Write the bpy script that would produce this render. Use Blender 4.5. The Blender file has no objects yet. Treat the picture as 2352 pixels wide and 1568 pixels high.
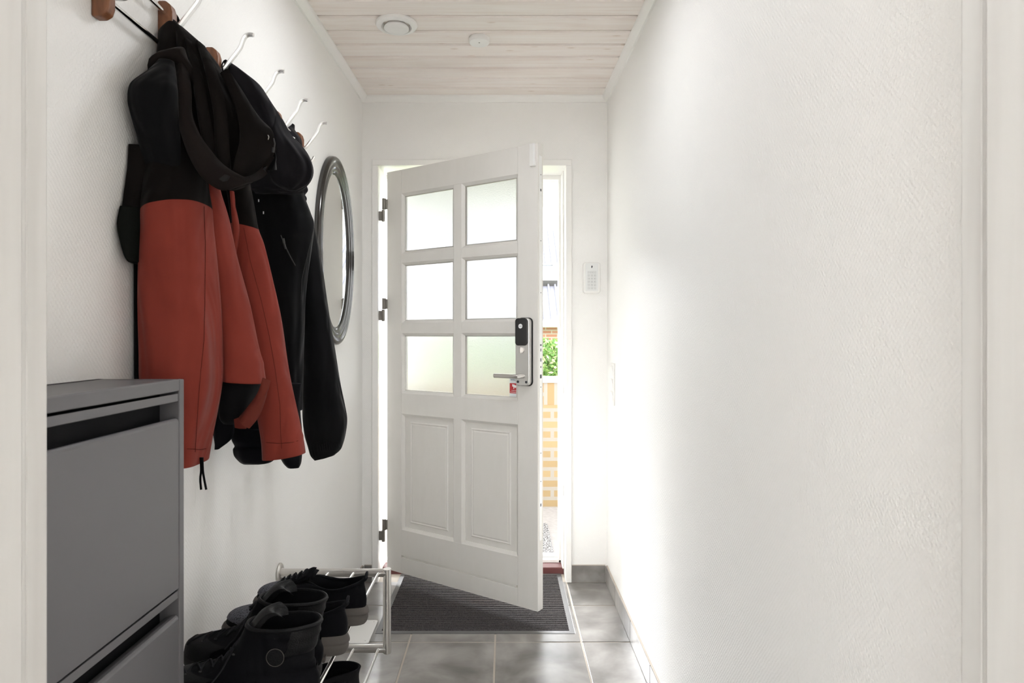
import bpy, bmesh, math, random
from mathutils import Vector, Matrix, noise
from mathutils.bvhtree import BVHTree
random.seed(7)
PI = math.pi
SC = bpy.context.scene
COL = SC.collection

# ---------------------------------------------------------------- camera, light, exposure
F = 1474.0; VX, VY = 1158.0, 770.0; CZ = 1.219
cam_d = bpy.data.cameras.new('camera'); cam = bpy.data.objects.new('camera', cam_d); COL.objects.link(cam)
cam.location = (0, 0, CZ); cam.rotation_euler = (PI/2, 0, 0)
cam_d.sensor_width = 36; cam_d.lens = F/2352*36
cam_d.shift_x = (1176-VX)/2352; cam_d.shift_y = -(784-VY)/2352
cam_d.clip_start = 0.05; cam_d.clip_end = 200
cam_d.dof.use_dof = True; cam_d.dof.focus_distance = 2.7; cam_d.dof.aperture_fstop = 13
SC.camera = cam

w = bpy.data.worlds.new('world'); SC.world = w; w.use_nodes = True
bg = w.node_tree.nodes['Background']
bg.inputs[0].default_value = (0.93, 0.965, 1.0, 1); bg.inputs[1].default_value = 5.0

def area(name, loc, rot, sx, sy, power, col):
    l = bpy.data.lights.new(name, 'AREA'); l.shape = 'RECTANGLE'; l.size = sx; l.size_y = sy
    l.energy = power; l.color = col
    o = bpy.data.objects.new(name, l); COL.objects.link(o); o.location = loc; o.rotation_euler = rot
    return o
# added fill light in the room behind the camera; no window is modelled
area('room_fill_light', (-1.35, -1.6, 1.45), (PI/2, 0, PI+.62), 1.6, 1.4, 88, (0.91, 0.955, 1.0))
# added fill light under the hallway ceiling, out of view, no fixture
hl = bpy.data.lights.new('hall_fill_light', 'AREA'); hl.shape = 'DISK'; hl.size = .32; hl.energy = 2.8; hl.color = (.93, .965, 1)
ho = bpy.data.objects.new('hall_fill_light', hl); COL.objects.link(ho); ho.location = (-0.1, 1.85, 2.33)
# low veiled sun over the garden, reaching under the porch roof and through the doorway
sun = bpy.data.lights.new('sun', 'SUN'); sun.energy = 7.5; sun.angle = math.radians(25); sun.color = (.98, .99, 1)
so = bpy.data.objects.new('sun', sun); COL.objects.link(so)
so.rotation_euler = Vector((-0.35, 1.0, 0.42)).to_track_quat('Z', 'Y').to_euler()
vs = SC.view_settings
vs.view_transform = 'Standard'; vs.look = 'None'; vs.gamma = 1; vs.use_curve_mapping = False; vs.exposure = 1.2
cy = SC.cycles
cy.use_denoising = True; cy.max_bounces = 14; cy.diffuse_bounces = 9; cy.transmission_bounces = 8
cy.sample_clamp_indirect = 6

# ---------------------------------------------------------------- helpers
def at(px, py, Y):
    return Vector(((px-VX)/F*Y, Y, CZ-(py-VY)/F*Y))

def tag(o, label=None, cat=None, group=None, kind=None):
    if label: o['label'] = label
    if cat: o['category'] = cat
    if group: o['group'] = group
    if kind: o['kind'] = kind
    return o

def empty(name, loc=(0, 0, 0)):
    o = bpy.data.objects.new(name, None); COL.objects.link(o); o.location = loc
    o.empty_display_size = .05
    return o

class MB:
    def __init__(s): s.v = []; s.f = []; s.m = []
    def add(s, vs, fs, mi=0):
        n = len(s.v); s.v += [tuple(v) for v in vs]; s.f += [tuple(i+n for i in f) for f in fs]; s.m += [mi]*len(fs)
        return s
    def box(s, x0, x1, y0, y1, z0, z1, mi=0, M=None):
        vs = [Vector((x, y, z)) for z in (z0, z1) for y in (y0, y1) for x in (x0, x1)]
        if M: vs = [M @ v for v in vs]
        return s.add(vs, [(0, 2, 3, 1), (4, 5, 7, 6), (0, 1, 5, 4), (2, 6, 7, 3), (0, 4, 6, 2), (1, 3, 7, 5)], mi)
    def tube(s, pts, r, n=12, cap=True, mi=0, ry=None, up=None):
        """tube along a polyline; r a number or list; ry a second radius for flat bars"""
        pts = [Vector(p) for p in pts]; R = r if isinstance(r, (list, tuple)) else [r]*len(pts)
        k = (ry/r) if (ry and not isinstance(r, (list, tuple))) else 1
        vs = []; u = None
        for i, p in enumerate(pts):
            t = (pts[min(i+1, len(pts)-1)]-pts[max(i-1, 0)]).normalized()
            if u is None:
                u = Vector(up) if up else (Vector((0, 0, 1)) if abs(t.z) < .9 else Vector((1, 0, 0)))
            u = (u-t*u.dot(t)).normalized(); w_ = t.cross(u)
            for j in range(n):
                a = 2*PI*j/n
                vs.append(p+u*math.cos(a)*R[i]+w_*math.sin(a)*R[i]*k)
        fs = [(i*n+j, i*n+(j+1) % n, (i+1)*n+(j+1) % n, (i+1)*n+j) for i in range(len(pts)-1) for j in range(n)]
        if cap: fs += [tuple(range(n-1, -1, -1)), tuple(range((len(pts)-1)*n, len(pts)*n))]
        return s.add(vs, fs, mi)
    def lathe(s, prof, c, axis='z', n=48, sx=1, sy=1, mi=0):
        """prof: (radius, height) list around axis through c"""
        vs = []
        for (r, h) in prof:
            for j in range(n):
                a = 2*PI*j/n; p, q = r*math.cos(a)*sx, r*math.sin(a)*sy
                vs.append({'z': (c[0]+p, c[1]+q, c[2]+h), 'x': (c[0]+h, c[1]+p, c[2]+q), 'y': (c[0]+p, c[1]+h, c[2]+q)}[axis])
        m = len(prof)
        fs = [(i*n+j, i*n+(j+1) % n, (i+1)*n+(j+1) % n, (i+1)*n+j) for i in range(m-1) for j in range(n)]
        if prof[0][0] > 1e-6: fs.append(tuple(range(n-1, -1, -1)))
        if prof[-1][0] > 1e-6: fs.append(tuple(range((m-1)*n, m*n)))
        return s.add(vs, fs, mi)
    def rings(s, rings, closed=True, cap0=True, cap1=True, mi=0):
        n = len(rings[0]); vs = [p for r in rings for p in r]
        fs = [(i*n+j, i*n+(j+1) % n, (i+1)*n+(j+1) % n, (i+1)*n+j) for i in range(len(rings)-1) for j in range(n)]
        if cap0: fs.append(tuple(range(n-1, -1, -1)))
        if cap1: fs.append(tuple(range((len(rings)-1)*n, len(rings)*n)))
        return s.add(vs, fs, mi)
    def prism(s, poly, d, M=None, mi=0):
        """poly of 2D points in the local xz plane pushed along y by d"""
        n = len(poly)
        vs = [Vector((p[0], 0, p[1])) for p in poly]+[Vector((p[0], d, p[1])) for p in poly]
        if M: vs = [M @ v for v in vs]
        return s.add(vs, [tuple(range(n)), tuple(range(2*n-1, n-1, -1))]+[(i, i+n, (i+1) % n+n, (i+1) % n) for i in range(n)], mi)
    def build(s, name, mats, parent=None, bevel=0, smooth=40, seg=2, subsurf=0, loc=None):
        me = bpy.data.meshes.new(name); me.from_pydata(s.v, [], s.f)
        if not isinstance(mats, (list, tuple)): mats = [mats]
        for m in mats: me.materials.append(m)
        for p, mi in zip(me.polygons, s.m): p.material_index = mi
        bm = bmesh.new(); bm.from_mesh(me); bmesh.ops.remove_doubles(bm, verts=bm.verts, dist=1e-6)
        bmesh.ops.recalc_face_normals(bm, faces=bm.faces); bm.to_mesh(me); bm.free()
        if smooth:
            for p in me.polygons: p.use_smooth = True
            me.set_sharp_from_angle(angle=math.radians(smooth))
        o = bpy.data.objects.new(name, me); COL.objects.link(o)
        if parent:
            o.parent = parent; o.matrix_parent_inverse = Matrix.Translation(-abs_loc(parent))
        if bevel:
            b = o.modifiers.new('bevel', 'BEVEL'); b.width = bevel; b.segments = seg; b.limit_method = 'ANGLE'; b.angle_limit = math.radians(30)
            b.harden_normals = False
        if subsurf:
            b = o.modifiers.new('sub', 'SUBSURF'); b.levels = subsurf; b.render_levels = subsurf
        return o

def abs_loc(o):
    p = Vector(o.location) if o.type == 'EMPTY' else Vector((0, 0, 0))
    return p

# ---------------------------------------------------------------- materials
def mat(name, col, rough=.5, metal=0, spec=.5, **k):
    m = bpy.data.materials.new(name); m.use_nodes = True
    b = m.node_tree.nodes['Principled BSDF']
    b.inputs['Base Color'].default_value = (*col, 1); b.inputs['Roughness'].default_value = rough
    b.inputs['Metallic'].default_value = metal; b.inputs['Specular IOR Level'].default_value = spec
    for kk, vv in k.items(): b.inputs[kk.replace('_', ' ')].default_value = vv
    return m
def N(m, t, **k):
    n = m.node_tree.nodes.new(t)
    for a, b in k.items(): setattr(n, a, b)
    return n
def L(m, a, b): m.node_tree.links.new(a, b)
def coords(m, scale=(1, 1, 1), rot=(0, 0, 0)):
    tc = N(m, 'ShaderNodeTexCoord'); mp = N(m, 'ShaderNodeMapping')
    mp.inputs['Scale'].default_value = scale; mp.inputs['Rotation'].default_value = rot
    L(m, tc.outputs['Object'], mp.inputs[0]); return mp.outputs[0]
def noise_n(m, vec, scale, detail=3, rough=.5, dist=0):
    n = N(m, 'ShaderNodeTexNoise'); n.inputs['Scale'].default_value = scale; n.inputs['Detail'].default_value = detail
    n.inputs['Roughness'].default_value = rough; n.inputs['Distortion'].default_value = dist; L(m, vec, n.inputs['Vector']); return n.outputs[0]
def ramp(m, fac, stops):
    r = N(m, 'ShaderNodeValToRGB'); e = r.color_ramp.elements
    while len(e) < len(stops): e.new(.5)
    for el, (p, c) in zip(e, stops): el.position = p; el.color = (*c, 1) if len(c) == 3 else c
    L(m, fac, r.inputs[0]); return r.outputs[0]
def math_n(m, op, a, b=None, c=None):
    n = N(m, 'ShaderNodeMath', operation=op)
    for i, v in enumerate((a, b, c)):
        if v is None: continue
        if isinstance(v, (int, float)): n.inputs[i].default_value = v
        else: L(m, v, n.inputs[i])
    return n.outputs[0]
def bump(m, h, strength=.3, dist=.002):
    b = N(m, 'ShaderNodeBump'); b.inputs['Strength'].default_value = strength; b.inputs['Distance'].default_value = dist
    L(m, h, b.inputs['Height']); L(m, b.outputs[0], m.node_tree.nodes['Principled BSDF'].inputs['Normal'])
def setcol(m, c): L(m, c, m.node_tree.nodes['Principled BSDF'].inputs['Base Color'])

def wallpaper():
    """painted glass-fibre weave wallpaper"""
    m = mat('woven_wallpaper', (.87, .862, .845), .55, spec=.35)
    v = coords(m)
    s = N(m, 'ShaderNodeSeparateXYZ'); L(m, v, s.inputs[0])
    hor = math_n(m, 'ADD', s.outputs[0], s.outputs[1])
    nz = noise_n(m, v, 60, 2)
    hz = math_n(m, 'ADD', math_n(m, 'MULTIPLY', hor, 2*PI/.0095), math_n(m, 'MULTIPLY', nz, 3.0))
    vz = math_n(m, 'ADD', math_n(m, 'MULTIPLY', s.outputs[2], 2*PI/.011), math_n(m, 'MULTIPLY', nz, 3.0))
    a = math_n(m, 'SINE', hz); b = math_n(m, 'SINE', vz)
    wv = math_n(m, 'MULTIPLY', a, b)
    fine = noise_n(m, v, 420, 2)
    h = math_n(m, 'ADD', math_n(m, 'MULTIPLY', wv, .35), math_n(m, 'MULTIPLY', fine, .9))
    bump(m, h, .5, .0014)
    return m
def wood_plank():
    m = mat('whitewashed_pine', (.7, .6, .52), .5, spec=.3)
    v = coords(m, (1, 1, 1))
    oi = N(m, 'ShaderNodeSeparateXYZ'); L(m, v, oi.inputs[0])
    board = math_n(m, 'FLOOR', math_n(m, 'DIVIDE', math_n(m, 'SUBTRACT', oi.outputs[1], 2.199), .122))
    cb = N(m, 'ShaderNodeCombineXYZ')
    L(m, math_n(m, 'ADD', math_n(m, 'MULTIPLY', oi.outputs[0], 1.6), math_n(m, 'MULTIPLY', board, 3.7)), cb.inputs[0])
    L(m, math_n(m, 'MULTIPLY', oi.outputs[1], 26), cb.inputs[1]); L(m, board, cb.inputs[2])
    g = noise_n(m, cb.outputs[0], 1.5, 5, .6, .6)
    c1 = ramp(m, g, [(.25, (.80, .71, .655)), (.5, (.86, .80, .755)), (.8, (.90, .86, .83))])
    cb2 = N(m, 'ShaderNodeCombineXYZ')
    L(m, math_n(m, 'MULTIPLY', oi.outputs[0], 5), cb2.inputs[0]); L(m, math_n(m, 'MULTIPLY', oi.outputs[1], 15), cb2.inputs[1]); L(m, board, cb2.inputs[2])
    vo = N(m, 'ShaderNodeTexVoronoi'); vo.inputs['Scale'].default_value = 1.0; L(m, cb2.outputs[0], vo.inputs['Vector'])
    kn = ramp(m, vo.outputs['Distance'], [(.02, (.55, .43, .34)), (.06, (.74, .62, .53)), (.11, (1, 1, 1))])
    mx = N(m, 'ShaderNodeMix', data_type='RGBA', blend_type='MULTIPLY'); mx.inputs[0].default_value = .42
    L(m, c1, mx.inputs[6]); L(m, kn, mx.inputs[7]); setcol(m, mx.outputs[2])
    bump(m, g, .1, .001)
    return m
def stone_tile(name='slate_tile', wet=True):
    m = mat(name, (.2, .19, .185), .28, spec=.5)
    v = coords(m)
    n1 = noise_n(m, v, 5.0, 4, .5, .35)
    n2 = noise_n(m, v, 22, 4, .6)
    c = ramp(m, n1, [(.30, (.125, .117, .110)), (.46, (.21, .197, .187)), (.6, (.31, .295, .282)), (.75, (.40, .385, .37))])
    setcol(m, c)
    bump(m, n2, .12, .002)
    r = ramp(m, n2, [(.2, (.27, .27, .27)), (.8, (.36, .36, .36))]); L(m, r, m.node_tree.nodes['Principled BSDF'].inputs['Roughness'])
    return m
def fabric(name, col, rough=.85, sheen=.0, weave=900, bs=.25, wrinkle=.55):
    m = mat(name, col, rough, spec=.03); b = m.node_tree.nodes['Principled BSDF']
    b.inputs['Sheen Weight'].default_value = sheen*.15; b.inputs['Sheen Roughness'].default_value = .4
    v = coords(m); n = noise_n(m, v, weave, 2); n2 = noise_n(m, v, 14, 3)
    mx = N(m, 'ShaderNodeMix', data_type='RGBA'); mx.inputs[6].default_value = (*[c*.88 for c in col], 1); mx.inputs[7].default_value = (*[c*1.14 for c in col], 1)
    L(m, n2, mx.inputs[0]); setcol(m, mx.outputs[2])
    bump(m, n, bs, .0005)
    wv = noise_n(m, coords(m, (1, 1, .38)), 11, 2, .45, .6); w2 = N(m, 'ShaderNodeBump'); w2.inputs['Strength'].default_value = wrinkle; w2.inputs['Distance'].default_value = .03
    L(m, wv, w2.inputs['Height']); bn = [q for q in m.node_tree.nodes if q.type == 'BUMP' and q != w2][0]; L(m, w2.outputs[0], bn.inputs['Normal'])
    return m
def metal(name, col, rough, brushed=0):
    m = mat(name, col, rough, 1)
    if brushed:
        v = coords(m, (1, 1, 1)); n = noise_n(m, v, 300, 2); bump(m, n, brushed, .0004)
    return m
M = {}
M['wall'] = wallpaper()
M['plank'] = wood_plank()
M['tile'] = stone_tile()
M['grout'] = mat('grout', (.46, .41, .36), .9)
M['dark_gap'] = mat('gap_shade', (.10, .07, .055), .9)
M['paint'] = mat('white_gloss_paint', (.86, .85, .83), .32, spec=.5)
M['leaf'] = mat('door_paint', (.755, .735, .70), .38, spec=.5)
_v = coords(M['leaf'], (3, 3, 1)); _n = noise_n(M['leaf'], _v, 9, 4)
setcol(M['leaf'], ramp(M['leaf'], _n, [(.3, (.75, .73, .695)), (.6, (.765, .745, .712))]))
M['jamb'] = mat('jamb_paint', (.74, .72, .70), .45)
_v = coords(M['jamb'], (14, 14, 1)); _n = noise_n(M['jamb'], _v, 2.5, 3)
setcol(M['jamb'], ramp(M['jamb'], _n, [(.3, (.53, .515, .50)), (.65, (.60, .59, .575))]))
M['plastic'] = mat('white_plastic', (.82, .81, .79), .35)
M['chrome'] = metal('polished_steel', (.78, .78, .78), .1)
M['alu'] = metal('brushed_aluminium', (.9, .9, .9), .34, .1)
M['nickel'] = metal('brushed_nickel', (.62, .60, .575), .3, .15)
M['hinge'] = metal('old_steel', (.24, .225, .205), .45)
M['seal'] = mat('black_rubber', (.02, .02, .02), .6)
M['red_wood'] = mat('red_brown_sill', (.13, .04, .038), .45)
M['cab'] = mat('anthracite_lacquer', (.118, .115, .122), .42, spec=.5)
_n = noise_n(M['cab'], coords(M['cab']), 900, 2); bump(M['cab'], _n, .05, .0004)
M['teak'] = mat('teak', (.16, .06, .025), .42)
_n = noise_n(M['teak'], coords(M['teak'], (30, 30, 3)), 4, 4); setcol(M['teak'], ramp(M['teak'], _n, [(.3, (.13, .045, .018)), (.7, (.24, .095, .040))]))
M['pewter'] = metal('pewter_frame', (.09, .087, .085), .16)
M['mirror'] = metal('mirror_glass', (.93, .94, .93), .015)
M['frost'] = mat('patterned_glass', (.61, .61, .605), .32, spec=.5, Transmission_Weight=1.0, IOR=1.3)
_v = coords(M['frost']); _n = noise_n(M['frost'], _v, 190, 2, .5, 1.5); bump(M['frost'], _n, .55, .0015)
M['white'] = mat('white_print', (.85, .86, .87), .5)
M['red_print'] = mat('red_print', (.50, .035, .04), .5)
M['ink'] = mat('dark_ink', (.03, .035, .045), .5)

def text(name, body, size, M4, m, parent, ext=.0003):
    cu = bpy.data.curves.new(name, 'FONT'); cu.body = body; cu.size = size; cu.extrude = ext; cu.align_x = 'CENTER'; cu.align_y = 'CENTER'
    o = bpy.data.objects.new(name, cu); COL.objects.link(o)
    bpy.context.view_layer.update()
    me = bpy.data.meshes.new_from_object(o.evaluated_get(bpy.context.evaluated_depsgraph_get()))
    bpy.data.objects.remove(o)
    me.transform(M4); me.materials.clear(); me.materials.append(m); me.name = name
    o = bpy.data.objects.new(name, me); COL.objects.link(o)
    if parent: o.parent = parent; o.matrix_parent_inverse = Matrix.Translation(-abs_loc(parent))
    return o

def struct(o): o['kind'] = 'structure'; return o

# ---------------------------------------------------------------- hallway shell
XL, XR, YF, YN = -.702, .5105, 3.175, .56       # left wall, right wall, far wall, near wall
def ceil_z(y): return 2.40-.033*(3.175-y)
DX0, DX1, DZ = -.6226, .305, 2.057              # front door opening
struct(MB().box(XL-.1, XL, YN, YF+.155, -.05, 2.5).build('wall_left', M['wall'], smooth=0))
struct(MB().box(XR, XR+.1, YN, YF+.155, -.05, 2.5).build('wall_right', M['wall'], smooth=0))
b = MB(); b.box(XL, DX0-.012, YF, YF+.155, 0, 2.5); b.box(DX1+.012, XR, YF, YF+.155, 0, 2.5); b.box(DX0-.012, DX1+.012, YF, YF+.155, DZ+.012, 2.5)
struct(b.build('wall_far', M['wall'], smooth=0))
b = MB(); b.box(-2.2, -.43, .44, YN, 0, 2.5); b.box(.43, 2.4, .44, YN, 0, 2.5); b.box(-.43, .43, .44, YN, 2.06, 2.5)
struct(b.build('wall_near', M['wall'], smooth=0))
# the room the photographer stands in
b = MB(); b.box(-2.3, -2.2, -3, YN, 0, 2.5); struct(b.build('wall_room_left', M['wall'], smooth=0))
b = MB(); b.box(2.4, 2.5, -3, YN, 0, 2.5); struct(b.build('wall_room_right', M['wall'], smooth=0))
b = MB(); b.box(-2.3, 2.5, -3.1, -3, 0, 2.5); struct(b.build('wall_room_back', M['wall'], smooth=0))
struct(MB().box(-2.3, 2.5, -3.1, .44, 2.4, 2.5).build('ceiling_room', M['paint'], smooth=0))
struct(MB().box(-2.3, 2.5, -3.1, .44, -.05, 0).build('floor_room', mat('pale_floor', (.5, .45, .40), .4), smooth=0))

# ceiling planks, running across, V-grooves between
b = MB(); y = 2.199-.122*14
yy = []
while y < YF+.02: yy.append(y); y += .122
for i, y0 in enumerate(yy):
    y1 = min(y0+.122, YF+.005); g = .0056
    ya, yb = y0+g, y1-g
    prof = [(ya, .016), (ya, .006), (ya+.005, 0), (yb-.005, 0), (yb, .006), (yb, .016)]
    vs = []
    for x in (XL-.005, XR+.005):
        for (yy_, dz) in prof: vs.append((x, yy_, ceil_z(yy_)+dz))
    b.add(vs, [(0, 1, 2, 3, 4, 5), (11, 10, 9, 8, 7, 6)]+[(k, (k+1) % 6, 6+(k+1) % 6, 6+k) for k in range(6)], 0)
b.add([(XL, YN-.12, ceil_z(YN-.12)+.014), (XR, YN-.12, ceil_z(YN-.12)+.014), (XR, YF+.01, ceil_z(YF)+.014), (XL, YF+.01, ceil_z(YF)+.014)], [(0, 1, 2, 3)], 1)
struct(b.build('ceiling', [M['plank'], M['dark_gap']], smooth=0))
# mouldings
def moulding(name, p0, p1, inw):
    """quarter-round strip between two points on the wall/ceiling line; inw points away from the wall"""
    p0, p1, inw = Vector(p0), Vector(p1), Vector(inw); r = .028
    prof = [(0, 0), (r, 0), (r, .006), (r*.93, .012), (r*.7, .02), (r*.4, .0265), (.008, .03), (0, .03)]
    b = MB(); b.rings([[p+inw*a-Vector((0, 0, c)) for a, c in prof] for p in (p0, p1)])
    return struct(b.build(name, M['paint'], smooth=35))
moulding('trim_1', (XL, YN, ceil_z(YN)), (XL, YF, ceil_z(YF)), (1, 0, 0))
moulding('trim_2', (XR, YN, ceil_z(YN)), (XR, YF, ceil_z(YF)), (-1, 0, 0))
moulding('trim_3', (XL, YF, ceil_z(YF)), (XR, YF, ceil_z(YF)), (0, -1, 0))

# floor tiles
gx = [-.722, -.379, -.036, .307, .52]; gy = [.48+.0]
gy = [2.898-.3455*k for k in range(8, -1, -1)]+[3.243]
MATX0, MATX1, MATY0, MATY1 = -.527, .290, 2.623, 3.278
b = MB()
b.add([(XL, .44, -.002), (XR, .44, -.002), (XR, YF+.16, -.002), (XL, YF+.16, -.002)], [(0, 1, 2, 3)], 1)
g = .0035
def tile(x0, x1, y0, y1):
    if x1-x0 < .01 or y1-y0 < .01: return
    b.box(x0, x1, y0, y1, -.004, 0, 0)
for i in range(len(gx)-1):
    for j in range(len(gy)-1):
        x0, x1, y0, y1 = max(gx[i]+g, XL), min(gx[i+1]-g, XR), gy[j]+g, min(gy[j+1]-g, YF)
        if x1 <= MATX0 or x0 >= MATX1 or y1 <= MATY0: tile(x0, x1, y0, y1)
        else:
            tile(x0, x1, y0, min(y1, MATY0)); tile(x0, min(x1, MATX0), max(y0, MATY0), y1); tile(max(x0, MATX1), x1, max(y0, MATY0), y1)
struct(b.build('floor', [M['tile'], M['grout']], bevel=.0015, smooth=0))
# tile skirting
def skirting(name, segs, mats=None):
    b = MB()
    for s_ in segs: b.box(*s_, mi=0)
    for s_ in segs:
        x0, x1, y0, y1, z0, z1 = s_
        if x1-x0 < .02: b.box(x0+(.003 if x0 > 0 else 0), x1-(0 if x0 > 0 else .003), y0-.002, y1+.002, -.001, z1+.002, 1)
        else: b.box(x0-.001, x1+.001, y0+.003, y1, -.001, z1+.002, 1)
    return struct(b.build(name, [M['tile'], M['grout']], bevel=.001, smooth=0))
H = .084
ys = [.56]+[2.898-.3455*k for k in range(6, -1, -1)]+[3.163]
skirting('baseboard_right', [(XR-.010, XR-.0005, a+.002, c-.002, .002, H) for a, c in zip(ys[:-1], ys[1:])])
skirting('baseboard_left', [(XL+.0005, XL+.010, a+.002, c-.002, .002, H) for a, c in zip(ys[:-1], ys[1:])])
skirting('baseboard_far', [(XL+.012, DX0-.032, YF-.010, YF-.0005, .002, H), (DX1+.030, XR-.012, YF-.010, YF-.0005, .002, H)])

# ---------------------------------------------------------------- near doorway (the opening the camera looks through)
d2 = struct(empty('door_2', (0, .5, 0)))
b = MB()
for s_ in (-1, 1):
    for (xa, xb, ya, yb) in ((.400, .43, .44, YN-.022), (.401, .47, YN-.022, YN+.004), (.401, .47, .424, .44), (.392, .400, .44, .523)):
        b.box(min(s_*xa, s_*xb), max(s_*xa, s_*xb), ya, yb, 0, 2.06)
b.box(-.43, .43, .44, YN, 2.04, 2.06); b.box(-.47, .47, YN, YN+.004, 2.04, 2.1); b.box(-.47, .47, .424, .44, 2.04, 2.1)
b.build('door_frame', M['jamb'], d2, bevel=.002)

# ---------------------------------------------------------------- front door
d1 = struct(empty('door_1', (DX0, YF, 0)))
b = MB()
b.box(DX0-.030, DX0, YF-.013, YF, 0, DZ); b.box(DX1, DX1+.028, YF-.013, YF, 0, DZ); b.box(DX0-.030, DX1+.028, YF-.013, YF, DZ, DZ+.030)
b.build('door_casing', M['paint'], d1, bevel=.003)
b = MB()
b.box(DX0-.012, DX0, YF-.005, YF+.155, 0, DZ+.012); b.box(DX1, DX1+.012, YF-.005, 3.46, 0, DZ+.012); b.box(DX0-.012, DX1+.012, YF-.005, 3.46, DZ, DZ+.012)
b.box(DX1-.020, DX1, 3.36, 3.42, .03, DZ-.02); b.box(DX0, DX1, 3.36, 3.42, DZ-.022, DZ); b.box(DX1-.008, DX1, 3.27, 3.36, .03, DZ); 
b.build('door_frame', M['paint'], d1, bevel=.002)
MB().box(DX1-.009, DX1-.0078, 3.2, 3.215, 0.93, 1.13).box(DX1-.009, DX1-.0078, 3.2, 3.215, 1.82, 1.87).box(DX1-.009, DX1-.0078, 3.2, 3.215, .42, .47).build('strike_plate', M['nickel'], d1)
b = MB(); b.box(DX0, DX1, 3.283, 3.36, -.02, .032)
b.build('sill', M['red_wood'], d1, bevel=.004)
b = MB(); b.box(DX0, DX1, 3.36, 3.46, -.04, .045); b.box(DX0, DX1, 3.40, 3.43, .045, .06)
b.build('threshold', M['paint'], d1, bevel=.003)

# the leaf: local u (from hinge), n (outwards), z
ang = math.atan2(-.564, .826)
LM = Matrix.Translation((-.584, 3.20, 0)) @ Matrix.Rotation(ang, 4, 'Z')
LW, LT, Z0, Z1 = .879, .042, .054, 2.031
uS0, uS1 = .0974, .7773            # inner joint lines of the stiles
uP = [(.118, .425), (.471, .7773-.004)]
zP = [(1.618, 1.913), (1.279, 1.574), (.937, 1.230)]
b = MB()
def lb(u0, u1, n0, n1, z0, z1, mi=0): b.box(u0, u1, n0, n1, z0, z1, mi, LM)
e = .0006
lb(0, uS0, 0, LT, Z0, Z1); lb(uS1+e, LW, 0, LT, Z0, Z1)
lb(uS0+e, uS1, 0, LT, zP[0][1]+.0, Z1-.0)             # top rail
lb(uS0+e, uS1, 0, LT, .8347, zP[2][0])                 # lock rail
lb(uS0+e, uS1, 0, LT, .142, .2676)                     # bottom rail
lb(uS0+e, uS1, .0, LT, Z0, .132); lb(uS0+.01, uS1-.01, .007, LT-.004, .13, .144)
lb(uP[0][1], uP[1][0], 0, LT, .2676, .8347); lb(uP[0][1], uP[1][0], 0, LT, zP[2][0], zP[0][1])         # middle stile
for za, zb in ((1.574, 1.618), (1.230, 1.279)):
    for u0, u1 in ((uS0+e, uP[0][1]), (uP[1][0], uS1)): lb(u0, u1, 0.001, LT-.001, za, zb)
for (u0, u1) in uP:                                   # glazing/panel mouldings
    for (z0, z1) in zP+[(.2676, .8347)]:
        uu0, uu1 = (u0 if u0 > .3 else uS0+e), (u1 if u1 < .6 else uS1)
        o_ = .006 if z0 > .5 else .0; 
        # sloped beads inside
        def bead(pa, pb, inward):
            pass
        wd = .012
        a0, a1, c0, c1 = uu0, uu1, z0, z1
        fr = [(a0, c0), (a1, c0), (a1, c1), (a0, c1)]; inr = [(a0+wd, c0+wd), (a1-wd, c0+wd), (a1-wd, c1-wd), (a0+wd, c1-wd)]
        for nn0, nn1 in ((.001, .012), (LT-.001, LT-.012)):
            vs = [LM @ Vector((u, nn0, z)) for u, z in fr]+[LM @ Vector((u, nn1, z)) for u, z in inr]+[LM @ Vector((u, .021, z)) for u, z in inr]
            b.add(vs, [(k, (k+1) % 4, 4+(k+1) % 4, 4+k) for k in range(4)]+[(4+k, 4+(k+1) % 4, 8+(k+1) % 4, 8+k) for k in range(4)])
leaf = b.build('door_leaf', M['leaf'], d1, bevel=.0012, smooth=0)
b = MB()
for (u0, u1) in uP:
    uu0, uu1 = (u0 if u0 > .3 else uS0+e), (u1 if u1 < .6 else uS1)
    a0, a1, c0, c1 = uu0+.008, uu1-.008, .2676, .8347
    for (n0, n1, sg) in ((.016, .021, 1), (.026, .021, -1)):
        # recessed field with a raised, bevelled middle
        seq = [(0, n0), (.036, n0), (.042, n0-.005*sg), (.047, n0-.002*sg), (.053, n0-.0045*sg)]
        rg = []
        for d, nn in seq:
            rg.append([LM @ Vector((u, nn, z)) for u, z in ((a0+d, c0+d), (a1-d, c0+d), (a1-d, c1-d), (a0+d, c1-d))])
        b.rings(rg, cap0=False, cap1=True)
b.build('door_panel', M['leaf'], d1, smooth=0)
for (u0, u1) in uP:
    for (z0, z1) in zP:
        uu0, uu1 = (u0 if u0 > .3 else uS0+e), (u1 if u1 < .6 else uS1)
        q = MB().box(uu0+.006, uu1-.006, .017, .025, z0+.006, z1-.006, 0, LM).build('glass_pane', M['frost'], d1, smooth=0)
# thin spacer line round each pane
        bb = MB(); s_ = .0125; t = .0035
        for (ua, ub, za, zb) in ((uu0+s_, uu0+s_+t, z0+s_, z1-s_), (uu0+s_, uu1-s_, z1-s_-t, z1-s_), (uu0+s_, uu1-s_, z0+s_, z0+s_+t), (uu1-s_-t, uu1-s_, z0+s_, z1-s_)):
            bb.box(ua, ub, .0135, .0168, za, zb, 0, LM)
        sp = bb.build('spacer', M['nickel'], q, smooth=0); sp.matrix_parent_inverse = Matrix.Identity(4)
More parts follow.
